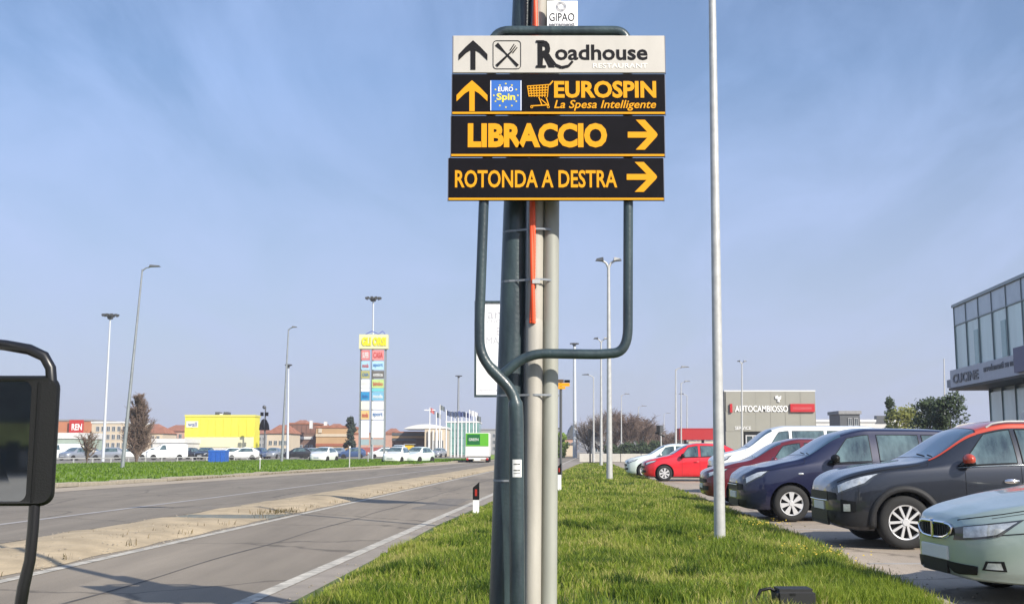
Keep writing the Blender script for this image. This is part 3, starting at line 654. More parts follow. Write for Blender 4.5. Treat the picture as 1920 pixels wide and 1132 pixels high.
# ------------------------------------------------------------ delineators
def delineator(px, py, ytop, label):
    g_ = at(px, py); D = g_.y; h = P(px, ytop, D).z
    t = thing('road_delineator', label, 'delineator', (g_.x, D, 0), -.15, 'delineators on the verge edge')
    w = .058
    mb = MB(); mb.add([(-w, -.03, -.05), (w, -.03, -.05), (w*.6, .06, -.05), (-w*.6, .06, -.05), (-w, -.03, h-.32), (w, -.03, h-.32), (w*.6, .06, h-.32), (-w*.6, .06, h-.32)],
        [(0,1,2,3),(7,6,5,4),(0,4,5,1),(1,5,6,2),(2,6,7,3),(3,7,4,0)]); mb.build('post', M_white, t, world=False)
    mb = MB(); w = .061; mb.add([(-w, -.033, h-.32), (w, -.033, h-.32), (w*.6, .063, h-.32), (-w*.6, .063, h-.32), (-w, -.033, h-.10), (w, -.033, h), (w*.6, .063, h), (-w*.6, .063, h-.10)],
        [(0,1,2,3),(7,6,5,4),(0,4,5,1),(1,5,6,2),(2,6,7,3),(3,7,4,0)]); mb.build('black_cap', M_black, t, world=False)
    mb = MB(); mb.box((-.02, -.039, h-.25), (.02, -.033, h-.13)); mb.build('reflector', mat('reflector_red', (.35, .03, .02), .2), t, world=False)
delineator(893, 972, 903, 'black and white delineator post on the grass edge left of the dark pole')
delineator(1049, 925, 868, 'delineator post just right of the pale conduits')
# yellow stacked sign on a thin dark post, beyond the poles
D = 42; x = P(1052, 800, D).x
t = thing('direction_post', 'small yellow and brown stacked sign on a thin dark post right of the poles', 'road sign', (x, D, 0))
mb = MB(); mb.tube([(x-.02, D, 0), (x, D, P(0, 712, D).z)], .05, 10); mb.build('post', M_lhead, t, smooth=60)
for (x0, x1, y0, y1, m) in ((1045, 1057, 711, 717, mat('sign_brown', (.10, .06, .03), .6)), (1044, 1068, 717.6, 724, M_amber), (1046, 1060, 724.6, 729, M_amber), (1058, 1068.5, 712, 717, M_signk)):
    a, b = P(x0, y1, D-.07), P(x1, y0, D-.07); mb = MB(); mb.box((a.x, D-.09, a.z), (b.x, D-.07, b.z)); mb.build('sign_panel', m, t)
mb = MB(); a = P(1043, 803, D); mb.box((a.x, D-.03, a.z-.03), (x, D+.03, a.z+.03)); mb.build('bracket', M_lhead, t)
# ------------------------------------------------------------ white billboard behind the dark pole
D = 24; a, b = P(893, 740, D), P(1003, 568, D); cx = (a.x+b.x)/2
t = thing('billboard', 'white poster board in a dark frame half hidden behind the dark pole', 'billboard', (cx, D, 0))
mb = MB(); mb.box((a.x, D, a.z), (b.x, D+.1, b.z)); mb.build('poster', mat('poster_white', (.80, .80, .80), .35), t)
mb = MB(); f_ = .045
mb.box((a.x-f_, D-.03, a.z-f_), (a.x, D+.13, b.z+f_)); mb.box((b.x, D-.03, a.z-f_), (b.x+f_, D+.13, b.z+f_)); mb.box((a.x, D-.03, a.z-f_), (b.x, D+.13, a.z)); mb.box((a.x, D-.03, b.z), (b.x, D+.13, b.z+f_)); mb.build('frame', M_green, t)
for xx in (P(966, 800, D).x,):
    mb = MB(); mb.tube([(xx, D+.06, 0), (xx, D+.06, a.z)], .06, 12); mb.build('leg', M_green, t, smooth=60)
pg = mat('poster_grey', (.42, .42, .45), .5); po = t.children[0]
text('lettering', 'arredo', (914, 597), (995, 580), D-.001, pg, po)
text('lettering', 'CUCINE BAGNI', (912, 605), (998, 599), D-.001, pg, po, bold=.02)
text('lettering', 'ESPO', (931, 628), (975, 614), D-.001, pg, po)
text('lettering', 'MA MOBILI', (912, 645), (992, 632), D-.001, pg, po)
text('lettering', 'aperto anche domenica', (898, 734), (996, 729), D-.001, pg, po, bold=.02)
mb = MB()
for k, yy in enumerate((655, 663, 671, 679, 687, 695)):
    a, b = P(912, yy, D), P(998-8*(k % 3), yy-1.2, D); mb.box((a.x, D-.0015, a.z), (b.x, D-.0003, b.z))
mb.build('print_lines', mat('poster_pale', (.62, .62, .64), .5), po)
# ------------------------------------------------------------ small service box at the bottom
t = thing('service_box', 'small black utility box with a cable loop in the grass at the bottom edge', 'utility box', (1.98, 8.25, 0))
cx, D = P(1487, 1110, 8.3).x, 8.3; z1 = P(0, 1103, 8.3).z+.0
OFF[t.name] = Vector((cx, D, 0)); t.location = (cx, D, 0)
mb = MB(); w = .138
me_ = MB().box((cx-w, D-.11, 0), (cx+w, D+.11, z1)).mesh('housing', [M_trim], OFF[t.name]); link('housing', bevel(me_, .02, 3), t)
mb = MB(); mb.box((cx-.05, D-.113, z1-.035), (cx-.01, D-.11, z1-.018)); mb.build('slot', M_black, t)
mb = MB(); mb.box((cx-.12, D-.09, z1), (cx+.12, D+.09, z1+.008)); mb.build('lid', M_trim, t)
mb = MB(); mb.tube([(cx-w+.03, D, z1-.03), (cx-w-.03, D-.01, z1+.005), (cx-w-.10, D-.01, z1-.01), (cx-w-.125, D-.02, z1-.06), (cx-w-.12, D-.02, 0)], .012, 8); mb.build('cable', M_black, t, smooth=80)
# ------------------------------------------------------------ lorry on the left, only its mirror in view
M_cab = mat('cab_white', (.62, .62, .6), .35, coat=.6)
DM = 3.4; t = thing('truck', 'black framed wing mirror of a truck standing at the left edge', 'truck', (-3.2, 2.1, 0))
mb = MB(); prof = [(-.2, .45), (4.0, .45), (4.0, 1.15), (3.75, 1.25), (3.35, 2.25), (3.1, 2.4), (-.2, 2.4)]
mb.prism([(y, z) for y, z in prof], -4.1, -2.25, 'yz'); mb.build('cab', M_cab, t)
mb = MB(); mb.prism([(2.3, 1.35), (3.6, 1.35), (3.28, 2.2), (2.3, 2.2)], -2.249, -2.235, 'yz'); mb.build('side_window', M_glass, t)
mb = MB(); mb.box((-4.15, -5.5, .8), (-2.25, -.3, 1.0)); mb.box((-4.15, -5.5, 1.0), (-2.2, -5.4, 1.5)); mb.box((-2.3, -5.4, 1.0), (-2.2, -.3, 1.5)); mb.box((-4.15, -5.4, 1.0), (-4.05, -.3, 1.5)); mb.build('cargo_bed', M_cab, t)
for xx in (-2.45, -4.0):
    for yy in (3.1, -.9, -4.2):
        mb = MB(); n = 24
        mb.tube([(xx-.11, yy, .42), (xx+.11, yy, .42)], .42, 24); w_ = mb.build('wheel', M_rubber, t, smooth=50)
        mb = MB(); mb.tube([(xx+.11, yy, .42), (xx+.125, yy, .42)], .22, 18); mb.build('rim', M_galv, w_)
def mp_(x, y, d=0): return P(x, y, DM+d)
mb = MB()
pts = [Vector((-2.24, 3.05, 1.62)), mp_(-140, 640, .1), mp_(-40, 642, .05), mp_(10, 647), mp_(55, 655), mp_(83, 668), mp_(95, 690), mp_(97, 720)]
mb.tube(pts, .0165, 12)
mb.tube([mp_(66, 930), mp_(62, 990), mp_(56, 1050), mp_(44, 1100), mp_(36, 1150), mp_(0, 1230, .05), mp_(-140, 1260, .05), Vector((-2.24, 3.15, .72))], [.016, .0165, .0165, .018, .018, .018, .018, .018], 12)
mb.tube([mp_(97, 715, .03), mp_(80, 820, .05), mp_(66, 935, .02)], .012, 8)
mb.build('mirror_arm', mat('mirror_arm_black', (.008, .008, .010), .35), t, smooth=60)
# housing: rounded shell, glass sunk in its face
def rr(x0, y0, x1, y1, r, n=6):
    out = []
    for cx, cy, a0 in ((x1-r, y0+r, -90), (x1-r, y1-r, 0), (x0+r, y1-r, 90), (x0+r, y0+r, 180)):
        for k in range(n+1): a = R(a0+90*k/n); out.append((cx+r*math.cos(a), cy+r*math.sin(a)))
    return out
def sk(x, y): return x-(y-826)*.055      # the housing leans a little
def tl(x): return .22*(x-100)*DM/FPX
mb = MB(); lay = []
for (d, g_, sh) in ((-.012, -5, 0), (0, 0, 0), (.05, -1, 3), (.10, -14, 8), (.13, -45, 8)):
    q = rr(-60-g_, 704-g_, 106+g_+sh, 948+g_, max(6, 24+g_*.3)); lay.append([mp_(sk(x, y), y, d+tl(x)) for x, y in q])
n = len(lay[0]); vs = [v for l in lay for v in l]
fs = [(i*n+k, i*n+(k+1) % n, (i+1)*n+(k+1) % n, (i+1)*n+k) for i in range(len(lay)-1) for k in range(n)]+[tuple((len(lay)-1)*n+k for k in range(n))]
q = rr(-54, 714, 54, 940, 16); inn = [mp_(sk(x, y), y, -.010+tl(x)) for x, y in q]; inn2 = [mp_(sk(x, y), y, .004+tl(x)) for x, y in q]
b0 = len(vs); vs += inn+inn2; fs += [(k, (k+1) % n, b0+(k+1) % n, b0+k) for k in range(n)]+[(b0+k, b0+(k+1) % n, b0+n+(k+1) % n, b0+n+k) for k in range(n)]
mb.add(vs, fs); mh = mb.build('mirror_housing', M_black, t, smooth=50)
mb = MB(); mb.add([v+Vector((0, .001, 0)) for v in inn2], [tuple(range(n))]); 
gl = mb.build('mirror_glass', mat('mirror_silver', (.5, .53, .55), .03, 1), mh)
mb = MB(); a, b = mp_(74, 730, -.014), mp_(80, 930, -.014)
mb.tube([mp_(sk(68, 716), 716, -.012+tl(68)), mp_(sk(66, 940), 940, -.012+tl(66))], .004, 6); mb.build('trim_bead', M_black, mh)
# ------------------------------------------------------------ cars
def pchip(xk, yk, x):
    xk = np.asarray(xk, float); yk = np.asarray(yk, float); h = np.diff(xk); d = np.diff(yk)/h; m = np.zeros_like(yk)
    for i in range(1, len(xk)-1):
        if d[i-1]*d[i] > 0:
            w1, w2 = 2*h[i]+h[i-1], h[i]+2*h[i-1]; m[i] = (w1+w2)/(w1/d[i-1]+w2/d[i])
    m[0], m[-1] = d[0], d[-1]
    i = np.clip(np.searchsorted(xk, x)-1, 0, len(h)-1); t = np.clip((x-xk[i])/h[i], 0, 1)
    return (1+2*t)*(1-t)**2*yk[i]+t*(1-t)**2*h[i]*m[i]+t*t*(3-2*t)*yk[i+1]+t*t*(t-1)*h[i]*m[i+1]
class Body:
    # keys: x, half width, bottom z, belt z, top z, roof half width
    def __init__(s, keys): s.k = np.array(keys, float); s.L = s.k[-1, 0]
    def cols(s, x):
        return [float(pchip(s.k[:, 0], s.k[:, j], np.array([x]))[0]) for j in range(1, 6)]
    def ring(s, x):
        w, zb, zs, zt, rw = s.cols(x); h = max(zt-zs, .01); g = min(1, h/.45)
        p = [(0, zb), (.82*w, zb), (.955*w, zb+.05), (w*.995, zb+.33*(zs-zb)), (w, zb+.66*(zs-zb)), (.972*w, zs)]
        sx = .972*w
        p += [(sx+(rw-sx)*.44, zs+h*.45), (rw, zs+h*.84), (rw*.90, zs+h*.955), (rw*.52, zt), (0, zt+.008)]
        return p
    def surf(s, x, r, side=-1, off=0):
        p = s.ring(x); n = len(p)
        i = int(min(max(math.floor(r), 0), n-2)); t = r-i
        def g(j):
            if j < 0: return (-p[-j][0], p[-j][1])
            if j > n-1: q = p[2*(n-1)-j]; return (-q[0], q[1])
            return p[j]
        a, b, c, d = g(i-1), g(i), g(i+1), g(i+2)
        f = lambda k: .5*((2*b[k])+(-a[k]+c[k])*t+(2*a[k]-5*b[k]+4*c[k]-d[k])*t*t+(-a[k]+3*b[k]-3*c[k]+d[k])*t**3)
        return Vector((x, side*f(0), f(1)))
    def pt(s, x, r, side=-1, off=0):
        v = s.surf(x, r, side)
        if off:
            e = .01; a = s.surf(min(x+e, s.L), r, side)-s.surf(max(x-e, 0), r, side); b = s.surf(x, r+.03, side)-s.surf(x, r-.03, side)
            nn = a.cross(b); nn.normalize()
            c = Vector((x, 0, .75)); 
            if nn.dot(v-c) < 0: nn = -nn
            v = v+nn*off
        return v
    def mesh(s, nx=84, nr=4):
        xs = set(np.linspace(0, s.L, nx)); xs |= set(s.k[:, 0]); xs |= {.006, .015, .03, s.L-.006, s.L-.015, s.L-.03}; xs = sorted(xs)
        rs = [i/nr for i in range(10*nr+1)]; mb = MB(); vs = []; m = 2*(len(rs)-1)
        for x in xs:
            L_ = [s.surf(x, r, -1) for r in rs]; Rr = [Vector((v.x, -v.y, v.z)) for v in reversed(L_[1:-1])]
            vs += L_+Rr
        fs = [(i*m+k, i*m+(k+1) % m, (i+1)*m+(k+1) % m, (i+1)*m+k) for i in range(len(xs)-1) for k in range(m)]
        for i0, nd in ((0, 0), ((len(xs)-1)*m, 1)):
            c = sum((vs[i0+k] for k in range(m)), Vector())/m; vs.append(c); ci = len(vs)-1
            fs += [(i0+k, i0+(k+1) % m, ci) for k in range(m)]
        mb.add(vs, fs); return mb
    def patch(s, mb, c4, off=.004, nx=8, nr=8, side=-1):
        """c4: four (x, r) corners in order; bilinear patch laid on the body"""
        a, b, c, d = c4; vs = []
        for i in range(nx+1):
            for j in range(nr+1):
                u, v = i/nx, j/nr
                x = (1-u)*(1-v)*a[0]+u*(1-v)*b[0]+u*v*c[0]+(1-u)*v*d[0]; r = (1-u)*(1-v)*a[1]+u*(1-v)*b[1]+u*v*c[1]+(1-u)*v*d[1]
                vs.append(s.pt(x, r, side, off))
        mb.add(vs, [(i*(nr+1)+j, (i+1)*(nr+1)+j, (i+1)*(nr+1)+j+1, i*(nr+1)+j+1) for i in range(nx) for j in range(nr)]); return mb
    def line(s, mb, pts, w=.004, off=.0015, side=-1, rad=None):
        q = []
        for (x0, r0), (x1, r1) in zip(pts[:-1], pts[1:]):
            n = max(2, int((abs(x1-x0)*12+abs(r1-r0)*4)))
            q += [s.pt(x0+(x1-x0)*k/n, r0+(r1-r0)*k/n, side, off) for k in range(n)]
        q.append(s.pt(*pts[-1], side, off)); mb.tube(q, rad or w, 5); return mb
WH = {}
def wheel_meshes(r, style):
    k = (r, style)
    if k in WH: return WH[k]
    rim = r*.66; w = .10
    t = MB(); t.lathe([(rim*.98, -w), (rim*1.04, -w-.006), (rim*1.2, -w-.012), (r*.93, -w-.004), (r*.985, -w+.02), (r, -w+.045), (r, w-.045), (r*.985, w-.02), (r*.9, w), (rim, w)], 40)
    for kk in range(40):                       # tread blocks
        a = 2*math.pi*kk/40; 
    d = MB(); d.lathe([(rim*.99, -w+.004), (rim*.97, -w-.006), (rim*.90, -w+.004), (rim*.88, -w+.05), (rim*.88, w-.04)], 40)
    dk = MB(); dk.lathe([(rim*.88, -w+.055), (0.001, -w+.055)], 30)
    n = {'five': 5, 'double': 5, 'seven': 7}[style]; yo = -w-.004
    for i in range(n):
        a = 2*math.pi*i/n+.3
        def q(rad, da): return (rad*math.cos(a+da), rad*math.sin(a+da))
        if style == 'double': arms = [(-.19, .30, .10, .17), (.19, -.30, -.10, -.17)]
        pol = []
        if style == 'double':
            for sg_ in (-1, 1):
                pol.append([q(rim*.16, sg_*.1), q(rim*.16, sg_*.9), q(rim*.93, sg_*.36), q(rim*.93, sg_*.20)])
        elif style == 'five': pol.append([q(rim*.15, -.75), q(rim*.5, -.30), q(rim*.93, -.33), q(rim*.93, .33), q(rim*.5, .30), q(rim*.15, .75)])
        else: pol.append([q(rim*.15, -.5), q(rim*.93, -.24), q(rim*.93, .24), q(rim*.15, .5)])
        for p_ in pol: d.prism([(x, z) for x, z in p_], yo, yo+.03)
    d.lathe([(.001, yo-.008), (rim*.19, yo-.008), (rim*.22, yo+.002), (rim*.22, yo+.03)], 20)
    for i in range(5):
        a = 2*math.pi*i/5; d.lathe([(.001, yo-.003), (.009, yo-.003), (.009, yo+.01)], 6, (rim*.29*math.cos(a), 0, rim*.29*math.sin(a)))
    WH[k] = (t.mesh('tyre', M_rubber, None, 50), d.mesh('rim', M_alloy, None, 35), dk.mesh('brake_disc', M_black, None)); return WH[k]
def car(name, label, cat, keys, loc, paintm, wr, fx, rx, style='five', cowl=None, roof0=None, roofe=None, rear=None, pillars=(), rz=-.058, lower=None, hi=True, roofm=None, group=None, mirror_m=None, grille=None, lamp_=None, extras=None, win0=.3, belt_chrome=False, boolean=True, cap_w=.5, rframe=None):
    B = Body(keys); t = thing(name, label, cat, loc, rz, group)
    me = B.mesh(84 if hi else 40, 4 if hi else 2).mesh('body', [paintm, M_black], None, 32)
    Wd = max(k[1] for k in keys)
    ob = link('body', me)
    if boolean:
        for sgn in (-1, 1):
            for wx in (fx, rx):
                c = MB(); c.lathe([(.001, -.16), (wr+.055, -.16), (wr+.055, .14), (.001, .14)], 40, (wx, sgn*(Wd-.10), wr)); cm = c.mesh('cutter', [M_black])
                co = bpy.data.objects.new('cutter', cm); COL.objects.link(co)
                md = ob.modifiers.new('b', 'BOOLEAN'); md.object = co; md.operation = 'DIFFERENCE'; md.solver = 'EXACT'
                try: md.material_mode = 'TRANSFER'
                except Exception: pass
        dg = bpy.context.evaluated_depsgraph_get(); nm = bpy.data.meshes.new_from_object(ob.evaluated_get(dg))
        cut = [m_.object for m_ in ob.modifiers]; ob.modifiers.clear(); ob.data = nm
        for c in cut: bpy.data.objects.remove(c)
        nm.shade_smooth(); nm.set_sharp_from_angle(angle=R(32))
    ob.name = 'body'; ob.parent = t
    def part(n_, mb, m, par=t, smooth=40): return mb.build(n_, m, par, world=False, smooth=smooth)
    # windscreen, rear screen
    if cowl:
        mb = MB(); B.patch(mb, [(cowl+.06, 7.35), (roof0-.02, 7.25), (roof0-.02, 10), (cowl+.06, 10)], .004, 14, 12, -1); B.patch(mb, [(cowl+.06, 7.35), (roof0-.02, 7.25), (roof0-.02, 10), (cowl+.06, 10)], .004, 14, 12, 1)
        part('windscreen', mb, M_shield)
        for x, r_ in ((cowl+.09, 7.9), (cowl+.09, 9.0)):
            mb = MB(); B.line(mb, [(x, r_), (x+.03, r_+1.0)], .006, .010); part('wiper', mb, M_black)
    if rear:
        mb = MB()
        for sd_ in (-1, 1): B.patch(mb, [(rear[0], 7.4), (rear[1], 7.5), (rear[1], 10), (rear[0], 10)], .004, 8, 10, sd_)
        part('rear_window', mb, M_glass)
    # side windows between pillars: list of (x0, x1)
    for sd_ in (-1, 1):
        for i, (x0, x1) in enumerate(pillars):
            mb = MB(); r0, r1 = 5.16, 6.86
            if i == 0:
                c4 = [(x0, r0), (x1, r0), (x1, r1), (x0+win0, r1)]
            elif i == len(pillars)-1: c4 = [(x0, r0), (x1, r0), (x1-.14, r1), (x0, r1)]
            else: c4 = [(x0, r0), (x1, r0), (x1, r1), (x0, r1)]
            B.patch(mb, c4, .005, 12, 8, sd_); part('side_window', mb, M_glass)
            mb = MB(); B.line(mb, c4+[c4[0]], .007, .006, sd_); part('window_seal', mb, M_black)
        mb = MB(); B.line(mb, [(pillars[0][0]-.02, 5.07), (pillars[-1][1]+.02, 5.07)], .009, .008, sd_); part('belt_trim', mb, M_chrome if belt_chrome else M_black)
        # shut lines
        dx = [pillars[0][0]+.08]+[ (pillars[i][1]+pillars[i+1][0])/2 for i in range(min(2, len(pillars)-1))]
        mb = MB()
        for x in dx: B.line(mb, [(x, 1.9), (x, 5)], .0035, .0003, sd_)
        B.line(mb, [(dx[0], 1.9), (dx[-1], 1.9)], .0035, .0003, sd_)
        if cowl: B.line(mb, [(.22, 5.9), (cowl*.5, 5.75), (cowl-.02, 5.9), (cowl, 7)], .0035, .0003, sd_)
        part('shut_line', mb, M_black)
        for x in dx[1:]:
            v = B.pt(x-.14, 4.35, sd_, .02); mb = MB(); mb.tube([v+Vector((-.09, 0, 0)), v+Vector((-.06, sd_*.012, .004)), v+Vector((.06, sd_*.012, .006)), v+Vector((.09, 0, .004))], [.010, .013, .013, .010], 8)
            mb.blob(v-Vector((0, sd_*.018, 0)), (.09, .008, .03)); part('door_handle', mb, paintm if not belt_chrome else M_chrome)
        # wing mirror
        v = B.pt(pillars[0][0]+.10, 5.25, sd_, .0); c = v+Vector((.0, sd_*.13, .06)); mb = MB()
        mb.blob(c, (.075, .115, .075), 12, 8); part('wing_mirror', mb, mirror_m or paintm)
        mb = MB(); mb.tube([v+Vector((.02, -sd_*.02, -.01)), c+Vector((.01, -sd_*.02, -.05))], [.03, .035], 8); mb.blob(c-Vector((-.01, 0, .05)), (.07, .10, .035), 10, 6); part('mirror_foot', mb, M_black)
    # wheels
    tm, rm, dm = wheel_meshes(wr, style)
    for sgn in (-1, 1):
        for wx in (fx, rx):
            w_ = link('wheel', dm, t, (wx, sgn*(Wd-.115), wr)); w_.rotation_euler = (0, rnd.uniform(0, 1), 0 if sgn < 0 else math.pi)
            link('tyre', tm, w_); link('rim', rm, w_)
    if lower:    # plastic sill and arch cladding
        for sd_ in (-1, 1):
            mb = MB(); B.patch(mb, [(fx+wr+.04, 1.5), (rx-wr-.04, 1.5), (rx-wr-.04, lower), (fx+wr+.04, lower)], .008, 14, 6, sd_); part('sill_cladding', mb, M_trim)
            for wx in (fx, rx):
                mb = MB(); vs = []; n = 26; R0, R1 = wr+.045, wr+.045+(.075 if hi else .06)
                for k in range(n+1):
                    a = math.pi*(-.06+1.12*k/n)
                    for rad in (R0, R1):
                        X, Z = wx+rad*math.cos(a), wr+rad*math.sin(a)
                        # find the side surface at that height
                        lo, hi_ = 1.0, 6.0
                        for _ in range(14):
                            md_ = (lo+hi_)/2
                            if B.surf(max(.01, min(B.L-.01, X)), md_, sd_).z < Z: lo = md_
                            else: hi_ = md_
                        q = B.pt(max(.01, min(B.L-.01, X)), lo, sd_, 0); vs.append(Vector((X, q.y+sd_*(.016 if rad == R0 else .010), Z)))
                mb.add(vs, [(2*k, 2*k+2, 2*k+3, 2*k+1) for k in range(n)]); o = part('wheel_arch', mb, M_trim)
                s = o.modifiers.new('s', 'SOLIDIFY'); s.thickness = .02; s.offset = 0
    if roofm:
        mb = MB()
        for sd_ in (-1, 1):
            B.patch(mb, [(roof0, 6.98), (roofe, 6.98), (roofe, 10), (roof0, 10)], .004, 20, 12, sd_)
            B.patch(mb, [(cowl+.02, 6.93), (roof0, 6.93), (roof0, 7.24), (cowl+.02, 7.33)], .006, 20, 3, sd_)
        part('roof_panel', mb, roofm)
        for sd_ in (-1, 1):
            mb = MB(); q = [B.pt(roof0+.15+(roofe-roof0-.35)*k/16, 7.75, sd_, .035 if 0 < k < 16 else 0) for k in range(17)]; mb.tube(q, .014, 8); part('roof_rail', mb, M_galv)
    if extras: extras(B, t, part)
    return t
def lamps_std(B, part, c4, m=M_lamp, inner=True):
    for sd_ in (-1, 1):
        mb = MB(); B.patch(mb, c4, .004, 10, 6, sd_); h = part('headlight', mb, M_lampd)
        cx = sum(c[0] for c in c4)/4; cr_ = sum(c[1] for c in c4)/4
        q = [(cx+(c[0]-cx)*.78, cr_+(c[1]-cr_)*.72) for c in c4]
        mb = MB(); B.patch(mb, q, .008, 6, 5, sd_); o = part('lens', mb, m, h)
def front(part, x, y0, y1, z0, z1, name, m, d=.012, bev=.006):
    mb = MB(); mb.box((x-d, y0, z0), (x+.08, y1, z1)); me = bevel(mb.mesh(name, m), bev, 2); return me
def zp(B, mb, x0, x1, z0, z1, off=.006, nx=8, nz=5, taper=0, sides=(-1, 1)):
    for sd_ in sides:
        vs = []
        for i in range(nx+1):
            x = x0+(x1-x0)*(i/nx)**1.6; f_ = i/nx
            for j in range(nz+1):
                z = z0+(z1-z0)*j/nz; zm = (z0+z1)/2; z = zm+(z-zm)*(1-taper*f_); vs.append(B.pt(max(x, .003), onbody(B, max(x, .003), z, sd_), sd_, off))
        mb.add(vs, [(i*(nz+1)+j, (i+1)*(nz+1)+j, (i+1)*(nz+1)+j+1, i*(nz+1)+j+1) for i in range(nx) for j in range(nz)])
def fband(B, part, t, name, x1, z0, z1, m, off=.007, taper=0):
    w0 = B.cols(.0)[0]*.99; mb = MB(); mb.box((-off, -w0, z0), (.02, w0, z1)); zp(B, mb, .003, x1, z0, z1, off, taper=taper); return part(name, mb, m)
def onbody(B, x, z, sd_):
    lo, hi_ = 1.0, 9.5
    for _ in range(16):
        md_ = (lo+hi_)/2
        if B.surf(x, md_, sd_).z < z: lo = md_
        else: hi_ = md_
    return lo
# --- 1 pale green saloon, nearest
SAL = [(0, .24, .33, .56, .64, .18), (.02, .36, .26, .60, .68, .28), (.06, .48, .22, .62, .71, .38), (.14, .60, .2, .64, .735, .48), (.28, .71, .19, .67, .775, .58), (.48, .80, .18, .71, .815, .67), (.75, .865, .18, .75, .87, .74), (1.18, .875, .19, .81, .945, .745),
       (1.30, .875, .19, .83, .975, .74), (2.05, .875, .19, .87, 1.38, .60), (2.5, .875, .19, .885, 1.455, .59), (3.1, .875, .19, .90, 1.445, .585), (3.75, .87, .2, .92, 1.08, .66), (4.2, .84, .24, .92, 1.02, .70), (4.42, .76, .3, .88, .98, .62), (4.46, .62, .42, .80, .9, .5)]
def ex_sal(B, t, part):
    lamps_std(B, part, [(.016, 4.25), (.24, 4.35), (.42, 5.02), (.022, 5.2)], M_lamp)
    gr = fband(B, part, t, 'grille', .022, .53, .635, M_black, .005, .55)
    q = []
    def gp(x, z, sd_):
        return Vector((-.008, sd_*x, z)) if x < .24 else B.pt((x-.24)/.12*.02+.002, onbody(B, (x-.24)/.12*.02+.002, z, sd_), sd_, .008)
    top = [(.0, .645), (.12, .646), (.22, .645), (.27, .64), (.32, .63), (.335, .61)]; bot = [(.31, .58), (.26, .545), (.2, .525), (.10, .518), (0, .516)]
    rt = [gp(x, z, -1) for x, z in top+bot]; lf = [gp(x, z, 1) for x, z in reversed(top+bot)]
    mb = MB(); mb.tube(rt+lf[1:], .013, 8); mb.tube([(-.016, 0, .645), (-.016, 0, .516)], .014, 8); part('grille_surround', mb, M_chrome, gr)
    for k in range(9):
        if k == 4: continue
        mb = MB(); y = -.2+.05*k; mb.box((-.012, y-.003, .535), (-.005, y+.003, .63)); part('grille_bar', mb, M_trim, gr, False)
    link('number_plate', bevel(MB().box((-.014, -.26, .345), (.10, .26, .455)).mesh('number_plate', M_plate), .004, 1), t)
    fband(B, part, t, 'air_intake', .11, .235, .34, M_black, .006, .35)
    for sd_ in (-1, 1):
        x = .17; r_ = onbody(B, x, .33, sd_); v = B.pt(x, r_, sd_, 0); mb = MB()
        B.patch(mb, [(.13, r_-.34), (.28, r_-.34), (.26, r_+.30), (.15, r_+.30)], .003, 5, 4, sd_); f_ = part('fog_recess', mb, M_black)
        mb = MB(); B.patch(mb, [(.15, r_-.22), (.255, r_-.22), (.24, r_+.2), (.165, r_+.2)], .008, 5, 4, sd_); part('fog_light', mb, M_lamp, f_)
    for sd_ in (-1, 1):
        mb = MB(); B.line(mb, [(.05, 4.45), (.30, 4.4), (.80, 4.3)], .005, .0005, sd_); part('bumper_line', mb, M_black)
        mb = MB(); B.line(mb, [(.045, 6.6), (.3, 6.3), (.7, 6.3), (1.15, 6.6)], .005, .0005, sd_); part('bonnet_line', mb, M_black)
    mb = MB(); mb.box((-.02, -.022, .625), (-.005, .022, .66)); part('badge', mb, M_blue, gr, False)
P_GREEN = paint('paint_pale_green', (.34, .42, .385), .35, 1, .32)
car('parked_car', 'pale green saloon with shield grille, nearest car at the right edge', 'car', SAL, (3.60, 9.72, 0), P_GREEN, .305, .88, 3.5, 'five', 1.30, 2.05, 3.1, (3.15, 3.72), ((1.62, 2.36), (2.42, 3.05), (3.10, 3.5)), extras=ex_sal, group='cars parked along the verge', win0=.36, rz=.04)
# --- 2 dark crossover with orange roof
SUV = [(0, .44, .40, .68, .76, .34), (.025, .56, .32, .72, .81, .44), (.07, .66, .28, .76, .855, .53), (.16, .76, .25, .81, .91, .62), (.32, .84, .22, .87, .97, .72), (.45, .868, .22, .90, 1.0, .74), (.70, .885, .21, .94, 1.045, .77), (1.08, .89, .21, .975, 1.09, .76),
       (1.20, .89, .21, .985, 1.12, .75), (1.88, .89, .21, 1.02, 1.52, .625), (2.35, .89, .21, 1.035, 1.615, .61), (3.1, .89, .21, 1.06, 1.60, .60), (3.75, .87, .24, 1.09, 1.46, .58), (4.08, .84, .3, 1.05, 1.20, .62), (4.14, .7, .42, .9, 1.02, .55)]
def ex_suv(B, t, part):
    lamps_std(B, part, [(.03, 4.4), (.40, 4.6), (.62, 5.35), (.03, 5.4)], M_lamp)
    gr = fband(B, part, t, 'grille', .06, .60, .71, M_black, .008, .3)
    mb = MB(); mb.tube([(-.014, -.44, .595), (-.018, 0, .59), (-.014, .44, .595)], .008, 6); part('grille_surround', mb, M_chrome, gr)
    link('number_plate', bevel(MB().box((-.018, -.26, .47), (.10, .26, .575)).mesh('number_plate', M_plate), .004, 1), t)
    fband(B, part, t, 'bumper_cladding', .50, .28, .47, M_trim, .006); fband(B, part, t, 'air_intake', .05, .33, .46, M_black, .012, .2)
    for sd_ in (-1, 1):
        mb = MB(); zp(B, mb, .10, .26, .44, .62, .010, taper=.3, sides=(sd_,)); f_ = part('fog_recess', mb, M_black)
        mb = MB(); zp(B, mb, .13, .20, .47, .56, .018, 4, 3, sides=(sd_,)); part('fog_light', mb, M_lamp, f_)
    for sd_ in (-1, 1): mb = MB(); B.line(mb, [(.09, 6.3), (.4, 6.2), (.75, 6.3), (1.1, 6.5)], .006, .001, sd_); part('bonnet_line', mb, M_black)
P_SUV = paint('paint_charcoal', (.030, .033, .042), .55, 1, .3); P_OR = paint('paint_orange', (.48, .055, .022), .2)
